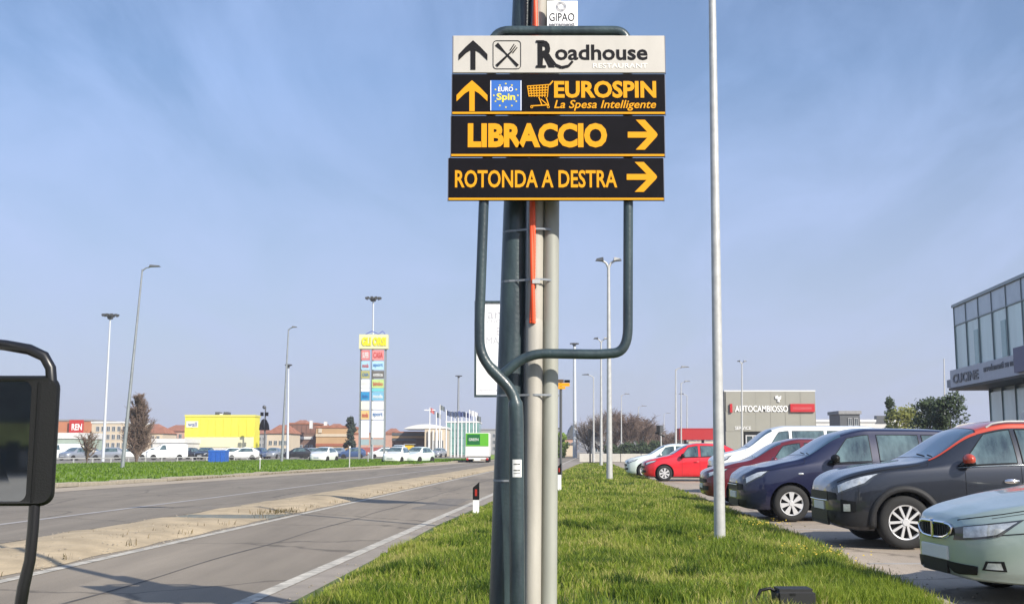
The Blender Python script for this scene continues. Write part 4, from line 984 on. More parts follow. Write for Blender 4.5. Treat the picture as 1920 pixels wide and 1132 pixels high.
car('parked_car', 'dark grey crossover with orange roof and pillars and silver alloy wheels', 'car', SUV, (4.13, 15.25, 0), P_SUV, .338, .86, 3.44, 'double', 1.20, 1.88, 3.5, (3.62, 4.02), ((1.55, 2.30), (2.37, 3.05), (3.12, 3.6)), lower=2.5, roofm=P_OR, mirror_m=P_OR, extras=ex_suv, group='cars parked along the verge', win0=.42, belt_chrome=True, rz=-.03)
# --- 3 navy people carrier
NAV = [(0, .42, .36, .64, .72, .32), (.025, .54, .28, .67, .76, .42), (.07, .64, .24, .70, .81, .52), (.16, .73, .22, .75, .865, .62), (.32, .81, .2, .82, .945, .71), (.42, .838, .20, .83, .955, .73), (.70, .855, .19, .88, 1.02, .75), (1.02, .86, .19, .93, 1.085, .74),
       (1.12, .86, .19, .945, 1.12, .735), (1.82, .86, .19, .985, 1.53, .62), (2.3, .86, .19, 1.0, 1.625, .61), (3.4, .86, .2, 1.02, 1.61, .60), (4.15, .84, .23, 1.03, 1.50, .58), (4.38, .80, .32, 1.0, 1.15, .6), (4.43, .7, .45, .9, 1.0, .5)]
def ex_nav(B, t, part):
    lamps_std(B, part, [(.06, 4.45), (.36, 4.7), (.50, 5.5), (.06, 5.7)], M_lamp)
    gr = fband(B, part, t, 'grille', .05, .53, .66, M_black, .008, .3); fband(B, part, t, 'air_intake', .10, .26, .38, M_black, .008, .2)
    mb = MB(); mb.tube([(-.016, -.40, .63), (-.02, .40, .63)], .008, 6); part('grille_bar', mb, M_chrome, gr)
    link('number_plate', bevel(MB().box((-.018, -.26, .40), (.10, .26, .51)).mesh('number_plate', M_plate), .004, 1), t)
    for sd_ in (-1, 1):
        mb = MB(); v = B.pt(1.02, 4.55, sd_, .004); mb.blob(v, (.05, .006, .018)); part('side_repeater', mb, M_lamp)
P_NAV = paint('paint_navy', (.004, .006, .034), .15)
car('parked_car', 'navy blue people carrier with silver hub caps behind the galvanised post', 'car', NAV, (4.02, 20.6, 0), P_NAV, .315, .84, 3.55, 'seven', 1.12, 1.82, 3.9, (4.1, 4.36), ((1.50, 2.28), (2.42, 3.15), (3.22, 3.95)), mirror_m=M_black, extras=ex_nav, group='cars parked along the verge', win0=.40, rz=.0)
# --- 4 wine red hatchback
HAT = [(0, .38, .34, .62, .70, .28), (.025, .50, .26, .65, .74, .38), (.07, .60, .22, .68, .77, .48), (.16, .70, .2, .71, .81, .58), (.32, .785, .18, .76, .86, .67), (.42, .82, .18, .77, .88, .70), (.68, .84, .18, .82, .95, .72), (.95, .845, .18, .86, 1.0, .71),
       (1.05, .845, .18, .875, 1.03, .70), (1.75, .845, .18, .91, 1.42, .59), (2.2, .845, .18, .925, 1.50, .575), (3.1, .845, .19, .95, 1.46, .565), (3.6, .83, .22, .96, 1.25, .58), (3.86, .78, .32, .93, 1.05, .58), (3.92, .66, .45, .82, .92, .5)]
def ex_hat(B, t, part):
    lamps_std(B, part, [(.06, 4.5), (.42, 4.8), (.56, 5.5), (.06, 5.7)], M_lamp)
    zk = B.cols(.0)[2]; gr = fband(B, part, t, 'grille', .05, zk-.12, zk-.02, M_black, .008, .3)
    link('number_plate', bevel(MB().box((-.018, -.26, .38), (.10, .26, .48)).mesh('number_plate', M_plate), .004, 1), t)
    zk = B.cols(.02)[1]; fband(B, part, t, 'air_intake', .09, zk+.06, zk+.17, M_black, .010, .2)
P_WINE = paint('paint_wine', (.13, .01, .015), .25); P_RED = paint('paint_red', (.62, .012, .022), .05); P_WHT = paint('paint_white', (.74, .76, .74)); P_WG = paint('paint_white_green', (.66, .74, .69), .1)
car('parked_car', 'wine red hatchback half hidden by the navy people carrier', 'car', HAT, (4.38, 26.2, 0), P_WINE, .3, .80, 3.25, 'five', 1.05, 1.75, 3.2, (3.3, 3.8), ((1.42, 2.15), (2.25, 2.85), (2.92, 3.3)), extras=ex_hat, group='cars parked along the verge', win0=.36)
VAN = [(0, .55, .35, .80, .92, .45), (.05, .72, .28, .86, .98, .6), (.16, .83, .24, .93, 1.06, .7), (.40, .90, .22, 1.0, 1.14, .78), (.75, .93, .22, 1.06, 1.22, .8), (.95, .935, .22, 1.1, 1.28, .8),
       (1.75, .935, .22, 1.14, 1.84, .72), (2.2, .935, .22, 1.15, 1.93, .71), (4.2, .935, .24, 1.16, 1.93, .71), (4.75, .92, .3, 1.15, 1.86, .70), (4.85, .85, .4, 1.1, 1.5, .66)]
car('parked_van', 'white van with sloping windscreen standing behind the navy car', 'van', VAN, (5.85, 33.5, 0), P_WHT, .33, .9, 3.9, 'seven', .95, 1.75, 4.2, None, ((1.50, 2.2), (2.3, 3.2), (3.3, 4.4)), mirror_m=M_black, extras=ex_hat, group='cars parked along the verge', win0=.42)
# --- red and white hatchbacks
car('parked_car', 'bright red hatchback standing side-on left of the galvanised post', 'car', HAT, (5.25, 45.6, 0), P_RED, .315, .80, 3.2, 'seven', 1.05, 1.75, 3.2, (3.3, 3.8), ((1.42, 2.15), (2.25, 2.85), (2.92, 3.3)), mirror_m=M_black, extras=ex_hat, group='cars parked along the verge', win0=.36, rz=-.03)
car('parked_car', 'pale white hatchback peeking out beyond the bright red one', 'car', HAT, (5.15, 51.5, 0), P_WG, .31, .80, 3.2, 'five', 1.05, 1.75, 3.2, (3.3, 3.8), ((1.42, 2.15), (2.25, 2.85), (2.92, 3.3)), extras=ex_hat, group='cars parked along the verge', win0=.36, rz=-.03)
# --- far cars: coarse copies of two kinds, own paint each
HB = Body(HAT); VB = Body(VAN)
def far_meshes(B, pillars, cowl, roof0, fx, rx, wr, rear):
    body = B.mesh(26, 1).mesh('body', [P_WHT], None, 32)
    gl = MB()
    for sd_ in (-1, 1):
        x0, x1 = pillars; B.patch(gl, [(x0, 5.15), (x1, 5.15), (x1-.15, 6.86), (x0+.4, 6.86)], .01, 5, 3, sd_)
        B.patch(gl, [(cowl+.06, 7.35), (roof0-.02, 7.25), (roof0-.02, 10), (cowl+.06, 10)], .01, 5, 4, sd_)
        if rear: B.patch(gl, [(rear[0], 7.4), (rear[1], 7.5), (rear[1], 10), (rear[0], 10)], .01, 4, 4, sd_)
    w = MB(); w.lathe([(.001, -.09), (wr*.62, -.10), (wr*.64, -.12), (wr, -.11), (wr, .08)], 16)
    lm = MB()
    for sd_ in (-1, 1): B.patch(lm, [(.06, 4.7), (.45, 4.9), (.45, 5.6), (.06, 5.8)], .012, 3, 2, sd_)
    lm.box((-.03, -.26, .4), (.02, .26, .52))
    return body, gl.mesh('glazing', [M_glass], None, 40), w.mesh('wheel', [M_rubber], None, 40), lm.mesh('headlight', [M_lamp]), (fx, rx, wr, max(k[1] for k in B.k.tolist()))
FK = {'car': far_meshes(HB, (1.42, 3.3), 1.05, 1.75, .8, 3.2, .3, (3.3, 3.8)), 'van': far_meshes(VB, (1.5, 2.4), .95, 1.75, .9, 3.9, .33, None)}
def farcar(kind, px, D, rz, m, label, group='cars in the far retail car park', sc=1, name=None):
    body, gl, wm, lm, (fx, rx, wr, Wd) = FK[kind]; x = P(px, 850, D).x
    L_ = 3.9 if kind == 'car' else 4.8
    ox = Vector((L_/2*math.cos(rz), L_/2*math.sin(rz), 0))*sc
    t = thing(name or ('parked_car' if kind == 'car' else 'parked_van'), label, kind, Vector((x, D, 0))-ox, rz, group); t.scale = (sc,)*3
    b = body.copy(); b.materials[0] = m; link('body', b, t); link('glazing', gl, t); link('headlight', lm, t)
    for sgn in (-1, 1):
        for wx in (fx, rx):
            w_ = link('wheel', wm, t, (wx, sgn*(Wd-.02), wr)); w_.rotation_euler = (0, 0, 0 if sgn < 0 else math.pi)
    return t
P_SIL = paint('paint_silver', (.38, .40, .43), .6); P_BLK = paint('paint_black', (.02, .02, .024), .3); P_BLU = paint('paint_blue', (.05, .09, .2), .3)
P_CR = paint('paint_cream', (.6, .55, .45)); 
FC = [('van', 116, 112, .1, P_WHT, 'white van parked beside the truck mirror'),
 ('car', 140, 108, 1.2, P_SIL, 'silver blue car parked nose-on near the truck mirror'),
 ('car', 172, 125, 3.0, P_CR, 'beige car parked left of the white floodlight mast'),
 ('car', 201, 112, .15, P_SIL, 'silver car parked behind the base of the white floodlight mast'),
 ('car', 243, 130, .1, P_WHT, 'white car parked behind the bare poplar'),
 ('car', 287, 120, 0.1, P_WHT, 'white car parked right of the bare poplar'),
 ('van', 313, 112, 0.25, P_WHT, 'white van with tall roof parked right of the bare poplar'),
 ('car', 352, 122, 1.3, P_BLK, 'black car parked under the left end of the yellow building'),
 ('car', 384, 116, 1.5, P_BLK, 'black car parked left of the blue container'),
 ('car', 430, 118, .2, P_WHT, 'white car parked right of the blue container'),
 ('car', 455, 112, .1, P_WHT, 'white car parked below the right end of the yellow building'),
 ('car', 484, 128, 1.4, P_BLU, 'dark blue car parked right of the yellow building'),
 ('car', 512, 130, 1.5, P_SIL, 'silver car parked below the red roofed house'),
 ('car', 556, 128, .1, P_BLK, 'black car parked left of the white one below the long brown block'),
 ('car', 580, 134, .1, P_SIL, 'silver car parked below the long brown block'),
 ('car', 634, 136, 1.5, P_SIL, 'silver car parked left of the dark cypress'),
 ('car', 660, 132, .1, P_BLU, 'dark blue car parked below the dark cypress'),
 ('car', 716, 136, .2, P_WHT, 'white car parked behind the foot of the shop totem'),
 ('van', 748, 140, 1.45, P_WHT, 'white delivery van behind the two oncoming cars'),
 ('car', 822, 150, 1.3, P_SIL, 'silver car parked in front of the cream showroom')]
for k in FC: farcar(k[0], k[1], k[2]*1.22, *k[3:])
farcar('car', 607, 112, 1.36, P_WHT, 'white car standing on the edge of the far grass below the chimneys', 'cars driving on the side street')
farcar('car', 744, 103, 1.35, P_WHT, 'oncoming white car at the end of the far grass', 'cars driving on the side street')
farcar('car', 783, 105, 1.15, P_WG, 'pale car with dark windscreen beside the oncoming white one', 'cars driving on the side street')
# ------------------------------------------------------------ background buildings
def wallm(name, c, v=.08): return mat(name, c, .85, var=v, vscale=.5, bump=.05, bscale=8)
M_roofr = mat('roof_tiles', (.30, .125, .075), .9, var=.3, vscale=1.5)
M_roofg = mat('roof_grey', (.25, .25, .25), .8, var=.15)
M_roofw = mat('roof_white', (.62, .62, .60), .7, var=.08)
M_framew = mat('window_frame', (.45, .45, .45), .5)
def wmesh(w, h, fr=M_framew):
    k = ('w', round(w, 2), round(h, 2), fr.name)
    if k in WH: return WH[k]
    a = MB(); f_ = min(.12, w*.1)
    a.box((-w/2, -.08, -h/2), (-w/2+f_, .0, h/2)).box((w/2-f_, -.08, -h/2), (w/2, .0, h/2)).box((-w/2+f_, -.08, -h/2), (w/2-f_, .0, -h/2+f_)).box((-w/2+f_, -.08, h/2-f_), (w/2-f_, .0, h/2)).box((-f_/2, -.07, -h/2+f_), (f_/2, -.0, h/2-f_))
    p = MB(); p.box((-w/2+f_*.9, -.03, -h/2+f_*.9), (w/2-f_*.9, -.003, h/2-f_*.9))
    WH[k] = (a.mesh('window', fr), p.mesh('pane', M_dglass)); return WH[k]
def building(name, label, cat, x0, x1, yt, D, depth, wm, rm=M_roofg, wins=(), roof='flat', z0=0, rh=None, over=.15):
    a, b = P(x0, 842, D), P(x1, yt, D); cx = (a.x+b.x)/2
    t = thing(name, label, cat, (cx, D, 0)); H = b.z
    mb = MB(); mb.box((a.x, D, z0), (b.x, D+depth, H)); mb.build('wall', wm, t)
    mb = MB()
    if roof == 'flat': mb.box((a.x-over, D-over, H), (b.x+over, D+depth+over, H+(rh or .35)))
    elif roof == 'gable':
        h = rh or (b.x-a.x)*.2
        mb.prism([(D-over*2, H), (D+depth/2, H+h), (D+depth+over*2, H)], a.x-over*2, b.x+over*2, 'yz')
    elif roof == 'hip':
        h = rh or 1.5; e = (b.x-a.x)*.28; o = over*2
        mb.add([(a.x-o, D-o, H), (b.x+o, D-o, H), (b.x+o, D+depth+o, H), (a.x-o, D+depth+o, H), (a.x+e, D+depth/2, H+h), (b.x-e, D+depth/2, H+h)], [(0, 1, 5, 4), (1, 2, 5), (2, 3, 4, 5), (3, 0, 4), (0, 3, 2, 1)])
    mb.build('roof', rm, t)
    for (u0, u1, n, v0, v1, rows) in wins:    # fractions of the facade
        for r_ in range(rows):
            for i in range(n):
                wd = (b.x-a.x)*(u1-u0)/n; hh = H*(v1-v0)/rows
                X = a.x+(b.x-a.x)*u0+wd*(i+.5); Z = H*v0+hh*(r_+.5)
                fm, pm = wmesh(wd*.66, hh*.62); w_ = link('window', fm, t, Vector((X, D-.002, Z))-OFF[t.name]); link('pane', pm, w_)
    return t, a.x, b.x, H
def bpart(t, name, x0, y0, x1, y1, D, d, m, th=.12):
    a, b = P(x0, y1, D), P(x1, y0, D); mb = MB(); mb.box((a.x, D-d, a.z), (b.x, D-d+th, b.z)); return mb.build(name, m, t)
W_or = wallm('wall_orange', (.45, .18, .09)); W_cr = wallm('wall_cream', (.52, .44, .33)); W_pk = wallm('wall_pink', (.46, .28, .21)); W_br = wallm('wall_brown', (.16, .095, .07), .2)
W_wh = wallm('wall_white', (.58, .57, .54)); W_gy = wallm('wall_grey', (.30, .30, .29)); W_gn = wallm('wall_green', (.33, .40, .34)); W_yl = wallm('wall_yellow', (.66, .61, .07), .08)
W_br2 = wallm('wall_ochre', (.42, .27, .14))
t, *_ = building('orange_building', 'orange building with a red roof sign beside the truck mirror', 'building', 92, 172, 789, 230, 14, W_or, M_roofg, [(.1, .9, 5, .15, .45, 1)])
s_ = bpart(t, 'roof_sign', 130, 787, 158, 812, 229.5, .3, mat('sign_red', (.45, .025, .02), .5)); text('lettering', 'REN', (134, 806), (154, 794), 229.2, M_white, s_, bold=.03)
t, *_ = building('low_shop', 'low white shop with pale green wall beside the truck mirror', 'shop', 60, 150, 822, 170, 10, W_gn, M_roofw, [(.05, .95, 6, .1, .5, 1)], rh=.9)
t, *_ = building('office_building', 'cream building with a grid of dark windows left of the bare poplar', 'building', 170, 240, 793, 225, 14, W_cr, M_roofw, [(.1, .98, 6, .2, .95, 3)])
t, *_ = building('terraced_house', 'cream house with red tiled roof just right of the bare poplar', 'house', 268, 305, 812, 240, 10, W_cr, M_roofr, [(.1, .9, 3, .3, .95, 2)], 'hip')
t, *_ = building('terraced_house', 'pink house with red tiled roof left of the yellow building', 'house', 303, 347, 808, 255, 10, W_pk, M_roofr, [(.1, .9, 4, .3, .95, 2)], 'hip')
t, *_ = building('low_shop', 'low flat white shop left of the yellow building', 'shop', 286, 345, 830, 160, 8, W_wh, M_roofw, [(.05, .95, 5, .1, .6, 1)], rh=.6)
t, ax, bx_, H = building('yellow_building', 'bright yellow box building with a pale band over its windows', 'building', 345, 478, 781, 170, 3.5, W_yl, mat('yellow_trim', (.62, .58, .12), .6), rh=.3, over=.08)
bpart(t, 'pale_band', 346, 819, 476, 838, 170, .15, mat('band_cream', (.66, .63, .42), .7)); bpart(t, 'white_wall', 346, 838.2, 476, 868, 170, .05, W_wh)
for k in range(8): 
    a = P(398+k*10, 848, 170); fm, pm = wmesh(.62, .9); w_ = link('window', fm, t, Vector((a.x, 169.9, a.z))-OFF[t.name]); link('pane', pm, w_)
s_ = bpart(t, 'wall_sign', 349, 789, 372, 801, 170, .12, mat('sign_pale', (.66, .66, .5), .6)); text('lettering', 'wall', (352, 799), (369, 791), 169.87, mat('ink_blue', (.08, .1, .3), .6), s_, bold=.02)
for x0, x1 in ((403, 411), (411.5, 418), (419, 427)): bpart(t, 'roof_unit', x0, 772 if x0 != 411.5 else 775, x1, 781, 174, 0, M_lhead if x0 != 411.5 else M_roofw, 2)
# ribbed facade panels of the yellow building
for k in range(9): bpart(t, 'facade_panel', 346+k*14.5, 783, 360-.6+k*14.5, 818.5, 170, .05, W_yl, .05)
# blue container
t, *_ = building('blue_container', 'bright blue recycling container on the edge of the far grass', 'container', 391, 422, 846, 100, 1.4, mat('container_blue', (.02, .10, .42), .5, var=.1), mat('container_lid', (.03, .13, .5), .5), rh=.12, over=.03)
for k in range(3): bpart(t, 'rib', 396+k*9, 847, 397.2+k*9, 868, 100, .05, MATS['container_lid'], .05)
t, *_ = building('tiled_house', 'cream house with red tiled roof right of the yellow building', 'house', 500, 543, 812, 200, 10, W_cr, M_roofr, [(.05, .95, 4, .1, .75, 2)], 'hip', rh=1.6)
t, *_ = building('long_block', 'long dark brown commercial block with white sign band', 'building', 538, 592, 795, 240, 16, W_br, M_roofr, [(.05, .95, 5, .08, .4, 1)])
bpart(t, 'sign_band', 560, 818, 587, 823, 240, .2, W_wh); 
for k in range(6): bpart(t, 'facade_panel', 540+k*8.6, 797, 547.8+k*8.6, 812, 240, .1, mat('panel_brown', (.20, .10, .07), .7), .1)
t, *_ = building('striped_hall', 'long orange and cream striped hall with two white chimneys', 'building', 592, 652, 802, 230, 16, W_br2, M_roofr, [(.05, .95, 6, .05, .35, 1)], rh=.5)
bpart(t, 'cream_band', 592, 813, 651, 818, 230, .15, W_cr); bpart(t, 'cream_band', 592, 831, 651, 836, 230, .15, mat('band_red', (.30, .10, .05), .7))
for x0, y0 in ((580, 788), (607, 790)): bpart(t, 'chimney', x0, y0, x0+5, 803, 236, 0, M_roofw, 1.2)
bpart(t, 'gable_ornament', 597, 803, 604, 811, 230, .2, W_cr)
t, *_ = building('pink_shop', 'pinkish shop standing behind the shop totem', 'shop', 650, 737, 814, 235, 12, W_pk, M_roofr, [(.05, .95, 7, .05, .5, 1)])
bpart(t, 'red_panel', 678, 838, 716, 852, 235, .2, mat('panel_red', (.32, .09, .08), .7))
t, *_ = building('brown_shop', 'brown shop with stacked dark roof edges left of the cream showroom', 'shop', 735, 800, 812, 215, 14, W_br, M_roofr, [(.05, .95, 6, .05, .45, 1)])
bpart(t, 'dark_roof_edge', 735, 811, 799, 816, 215, .4, M_lhead); bpart(t, 'dark_roof_edge', 735, 822, 780, 826, 215, .4, M_lhead); bpart(t, 'tan_band', 735, 817, 799, 821, 215, .3, W_br2)
t, *_ = building('cream_showroom', 'cream showroom with tall white columns and pale curved roof', 'building', 796, 835, 803, 200, 14, W_cr, M_roofw, [(.1, .95, 4, .1, .7, 1)])
mb = MB(); a, b = P(757, 804, 210), P(842, 795, 210); n = 12; pts_ = [(a.x+(b.x-a.x)*k/n, a.z+(b.z-a.z)*math.sin(math.pi*k/n)**.7) for k in range(n+1)]
mb.prism(pts_, 209, 222); mb.build('curved_roof', M_roofw, t)
for k in range(4): bpart(t, 'column', 803+k*8, 806, 805.2+k*8, 868, 200, .5, M_white, .3)
M_gg = mat('green_glass', (.22, .38, .34), .15, .2, var=.2, vscale=1)
t, *_ = building('glass_showroom', 'greenish glass showroom behind the row of flagpoles', 'building', 836, 899, 792, 260, 16, M_gg, M_roofw)
for k in range(7):
    for r_ in range(4): bpart(t, 'glass_panel', 837+k*8.8, 794+r_*14, 845+k*8.8, 806.5+r_*14, 260, .12, M_gg, .1)
t, *_ = building('pale_office', 'pale office block with dark windows behind the green backed lorry', 'building', 896, 940, 806, 300, 14, W_gy, M_roofg, [(.05, .95, 5, .1, .9, 3)])
# pinkish tower house and chalet straight ahead
t, *_ = building('corner_house', 'small pinkish house with stepped dark roof straight down the road', 'house', 1058, 1082, 823, 190, 8, W_pk, M_lhead, [(.15, .85, 2, .5, .9, 1)], rh=.3)
bpart(t, 'roof_band', 1057, 830.5, 1084, 833, 190, .4, M_lhead); bpart(t, 'cream_wall', 1060, 834, 1080, 855, 190, .2, W_cr)
mb = MB(); q = [P(x, y, 194) for x, y in ((1058, 819), (1084, 819), (1078, 812), (1076, 806), (1071, 798), (1066, 806), (1065, 812))]; mb.prism([(v.x, v.z) for v in q], 190.5, 197); mb.build('stepped_roof', M_lhead, t)
t, *_ = building('grey_kiosk', 'grey box kiosk in front of the bare trees down the road', 'kiosk', 1110, 1131, 823, 160, 4, W_gy, M_roofg, [(.1, .9, 1, .2, .8, 1)])
# low concrete wall and guard at the end of the verge
t = thing('concrete_wall', 'low pale concrete wall beyond the end of the verge', 'wall', (P(1140, 850, 112).x, 112, 0))
for k in range(9):
    mb = MB(); x = P(1086, 850, 112).x+k*2.05; mb.box((x, 112, 0), (x+2.0, 112.4, .82)); o = link('wall_panel', bevel(mb.mesh('wall_panel', mat('wall_concrete', (.46, .44, .39), .9, var=.12, vscale=1), OFF[t.name]), .03, 1), t)
# red canopy building and grey showroom
M_redc = mat('canopy_red', (.40, .018, .02), .45)
t, ax, bx_, H = building('red_canopy', 'red service station canopy beside the grey showroom', 'canopy', 1275, 1362, 804, 135, 4, M_redc, M_redc, z0=P(0, 824, 135).z, rh=.1, over=.03)
for x in (1285, 1318, 1352): a = P(x, 824, 136); mb = MB(); mb.box((a.x-.15, 136, 0), (a.x+.15, 136.3, P(0, 824, 135).z)); mb.build('column', M_lhead, t)
mb = MB(); a, b = P(1292, 870, 143), P(1350, 827, 143); mb.box((a.x, 143, 0), (b.x, 146, b.z)); kb = mb.build('kiosk', W_cr, t)
for k in range(4): a = P(1298+k*14, 838, 142.9); fm, pm = wmesh(.75, 1.0); w_ = link('window', fm, t, a-OFF[t.name]); link('pane', pm, w_)
M_shw = mat('showroom_grey', (.27, .265, .225), .7, var=.05, vscale=.6)
t, ax, bx_, H = building('grey_showroom', 'grey panelled car showroom with white lettering and red sign block', 'building', 1361, 1528, 734, 112, 3.5, mat('showroom_core', (.20, .195, .17), .8), M_roofw, rh=.14, over=.04)
for k in range(6):
    for r_ in range(3):
        x0 = 1361+k*27.83; y0 = 734.5+r_*37
        if r_ == 2 and 1 <= k <= 4: continue
        bpart(t, 'facade_panel', x0+.3, y0, x0+27.4, min(y0+36.6, 868), 112, .08, M_shw, .08)
bpart(t, 'doorway', 1396, 809, 1500, 868, 112, .02, M_black, .1)
for k in range(3): a = P(1412+k*30, 838, 111.9); fm, pm = wmesh(1.45, 2.4); w_ = link('window', fm, t, a-OFF[t.name]); link('pane', pm, w_)
text('lettering', 'AUTOCAMBIOSSO', (1378, 772), (1477, 760), 111.9, M_white, t, bold=.02, ext=.05)
text('lettering', 'SERVICE', (1378, 805), (1408, 799), 111.9, M_white, t, bold=.01, ext=.03)
s_ = bpart(t, 'red_sign', 1481, 757, 1526, 772, 112, .3, mat('red_block', (.45, .015, .02), .4), .2); text('lettering', 'OCCASIONI', (1487, 767), (1521, 763), 111.69, mat('pale_red', (.65, .2, .2), .5), s_)
bpart(t, 'red_bar', 1368, 757, 1372, 773, 112, .3, MATS['red_block'], .2)
mb = MB(); c = P(1459, 747, 111.9); 
for pts_ in ([(-.28, .25), (-.05, .32), (.02, .1), (.3, .3), (.25, -.05), (.1, -.1), (.15, -.35), (-.1, -.3), (-.05, -.05), (-.3, 0)],): mb.prism([(c.x+x, c.z+z) for x, z in pts_], 111.8, 111.92)
mb.build('emblem', M_white, t)
# far right small things behind the cars
t, *_ = building('roof_hut', 'dark box plant housing showing over the white van roof', 'hut', 1577, 1612, 776, 120, 4, M_lhead, M_roofg, [(.35, .95, 2, .7, .97, 1)])
t, *_ = building('far_hall', 'low pale hall behind the parked cars right of the grey showroom', 'building', 1528, 1700, 791, 150, 10, W_wh, M_roofw, [(.05, .95, 9, .3, .8, 1)])
bpart(t, 'white_box', 1662, 780, 1676, 792, 150, .2, M_white, 1); bpart(t, 'vent', 1643, 779, 1661, 792, 150, .2, M_lhead, 1)
# ------------------------------------------------------------ glass building at the right
M_cg = mat('curtain_glass', (.46, .58, .56), .12, .0, spec=.9, var=.28, vscale=.35, streak=(1, 1, .15)); M_cp = mat('parapet_panel', (.40, .46, .52), .22, .05, var=.1, vscale=1)
M_cf = mat('curtain_frame', (.23, .27, .28), .4, .5)
YC, Y0b = 57.1, 33.0
def fxg(y): return 16.7+.105*y
dirv = Vector((.157, 1, 0)).normalized(); ang = math.atan2(.105, 1)
def zz(py): return P(1795, py, YC).z
t = thing('glass_office', 'two storey glass office building with sign band and dark canopy at the right edge', 'building', (fxg(YC), YC, 0), -ang)
# local axes: -Y runs toward the camera along the facade, +X into the building
Lb = (YC-Y0b)/math.cos(ang)
def lb(name, a, b, m, par=None, bv=0):
    mb = MB().box(a, b); me = mb.mesh(name, m); 
    if bv: bevel(me, bv, 1)
    return link(name, me, par or t)
zt, zp, zg, zs0, zs1 = zz(577), zz(611), zz(694), zz(727), zz(731)
lb('core', (.12, -Lb, zs1+.02), (16, -.05, zt-.02), M_cf); lb('floor_slab', (-.35, -Lb, zs0-.12), (16, .35, zs0+.0), M_black)
lb('roof', (-.1, -Lb-.3, zt), (16.2, .1, zt+.14), M_cf); lb('roof_plant', (3, -Lb+2, zt+.14), (10, -5, zt+1.0), M_roofg)
sp = 2.0; k = 0; yy = 0
while yy < Lb-.1:
    y1 = min(Lb, yy+sp)
    lb('parapet_panel', (0, -y1+.03, zp+.04), (.12, -yy-.03, zt-.01), M_cp); lb('window', (.02, -y1+.04, zg+.05), (.11, -yy-.04, zp-.04), M_cg)
    if k % 2: lb('curtain', (-.0, -y1+.25, zg+.1), (.018, -yy-sp*.55, zp-.55), mat('curtain_teal', (.22, .36, .36), .12, .1, var=.1))
    lb('mullion', (-.04, -yy-.02, zg), (.13, -yy+.02, zt-.01), M_cf); yy = y1; k += 1
lb('transom', (-.03, -Lb, zp-.025), (.12, -.03, zp+.025), M_cf)
band = lb('sign_band', (-.28, -Lb, zs0), (.1, .25, zg), mat('sign_band_grey', (.42, .44, .50), .5, .0, var=.06))
lb('sign_box', (-.28, .26, zs0+.05), (.4, .9, zg-.45), mat('sign_box_grey', (.20, .22, .27), .5))
me = textmesh('CUCINE', 4.2, (zg-zs0)*.5, mat('band_ink', (.12, .13, .15), .5), bold=.03, ext=.04); o = link('lettering', me, band, (-.285, -.3, zs0+(zg-zs0)*.22)); o.rotation_euler = (0, 0, R(-90))
me = textmesh('arredamenti su misura', 5.2, .3, MATS['band_ink'], bold=.01, ext=.03); o = link('lettering', me, band, (-.285, -5.3, zs0+(zg-zs0)*.5)); o.rotation_euler = (0, 0, R(-90))
lb('navy_sign', (-.45, -13.0, zs0+.1), (-.285, -9.9, zg+.25), mat('navy_sign', (.02, .03, .12), .4)); 
# ground floor set back
lb('shop_wall', (1.3, -Lb, 0), (16, -1.1, zs0-.12), M_cf)
yy = 1.15; k = 0
while yy < Lb-.1:
    y1 = min(Lb, yy+1.9); w_ = lb('shop_window', (1.2, -y1+.04, .35), (1.29, -yy-.04, zs0-.3), M_cg)
    if k == 2: lb('poster', (1.17, -y1+.7, 2.2), (1.199, -yy-.5, 2.9), M_white, w_)
    lb('column', (1.15, -yy-.03, 0), (1.295, -yy+.03, zs0-.12), M_cf); yy = y1; k += 1
for (y0, y1, z0, z1, m) in ((-12.6, -9.8, 2.55, 3.3, mat('banner_blue', (.05, .35, .55), .5)), (-12.6, -9.8, 3.3, 3.75, mat('banner_green', (.35, .5, .2), .5)), (-12.6, -9.8, 1.6, 2.55, mat('banner_cream', (.6, .58, .5), .5))):
    lb('banner', (1.0, y0, z0), (1.05, y1, z1), m)
lb('awning', (.2, -Lb, 1.45), (1.1, -6.2, 1.6), M_black)
# ------------------------------------------------------------ shop totem
DTt = 128
def tp(x, y): return P(x, y, DTt)
t = thing('shop_totem', 'tall shop totem stacked with coloured store panels under a yellow lettered head', 'sign', (tp(700, 850).x, DTt, 0))
for x in (677, 699, 723):
    a = tp(x, 640); mb = MB(); mb.box((a.x-.10, DTt, 0), (a.x+.10, DTt+.5, a.z)); mb.build('column', M_galvd, t)
hd_ = bpart(t, 'head_panel', 673.5, 627, 728, 654, DTt, .25, mat('totem_head', (.62, .60, .38), .5), 1.0)
text('lettering', 'GLI ORSI', (678, 648), (724, 632), DTt-.26, mat('totem_yellow', (.75, .66, .02), .5), hd_, bold=.06, ext=.06)
mb = MB(); a, b = tp(684, 626.5), tp(722, 620); mb.tube([(a.x, DTt+.3, a.z), ((a.x*2+b.x)/3, DTt+.3, b.z), ((a.x+b.x*2)/3, DTt+.3, a.z+.05), (b.x-.3, DTt+.3, b.z), (b.x, DTt+.3, a.z)], .05, 6); mb.build('roof_ornament', mat('blue_tube', (.08, .1, .4), .4), t)
PC = [(656, 675, (.62, .2, .2), (.7, .25, .25)), (677, 693, (.35, .55, .7), (.4, .6, .75)), (695, 709, (.38, .36, .14), (.14, .13, .12)), (711, 727, (.72, .72, .7), (.45, .58, .22)), (727.6, 733.5, (.75, .75, .75), (.15, .50, .55)), (734.5, 750, (.03, .25, .5), (.18, .42, .6)), (752, 767, (.74, .72, .6), (.74, .72, .72)), (769, 786, (.62, .45, .2), (.72, .70, .72)), (788, 820, (.76, .76, .74), (.76, .76, .76)), (823, 834, (.3, .38, .42), (.33, .36, .38))]
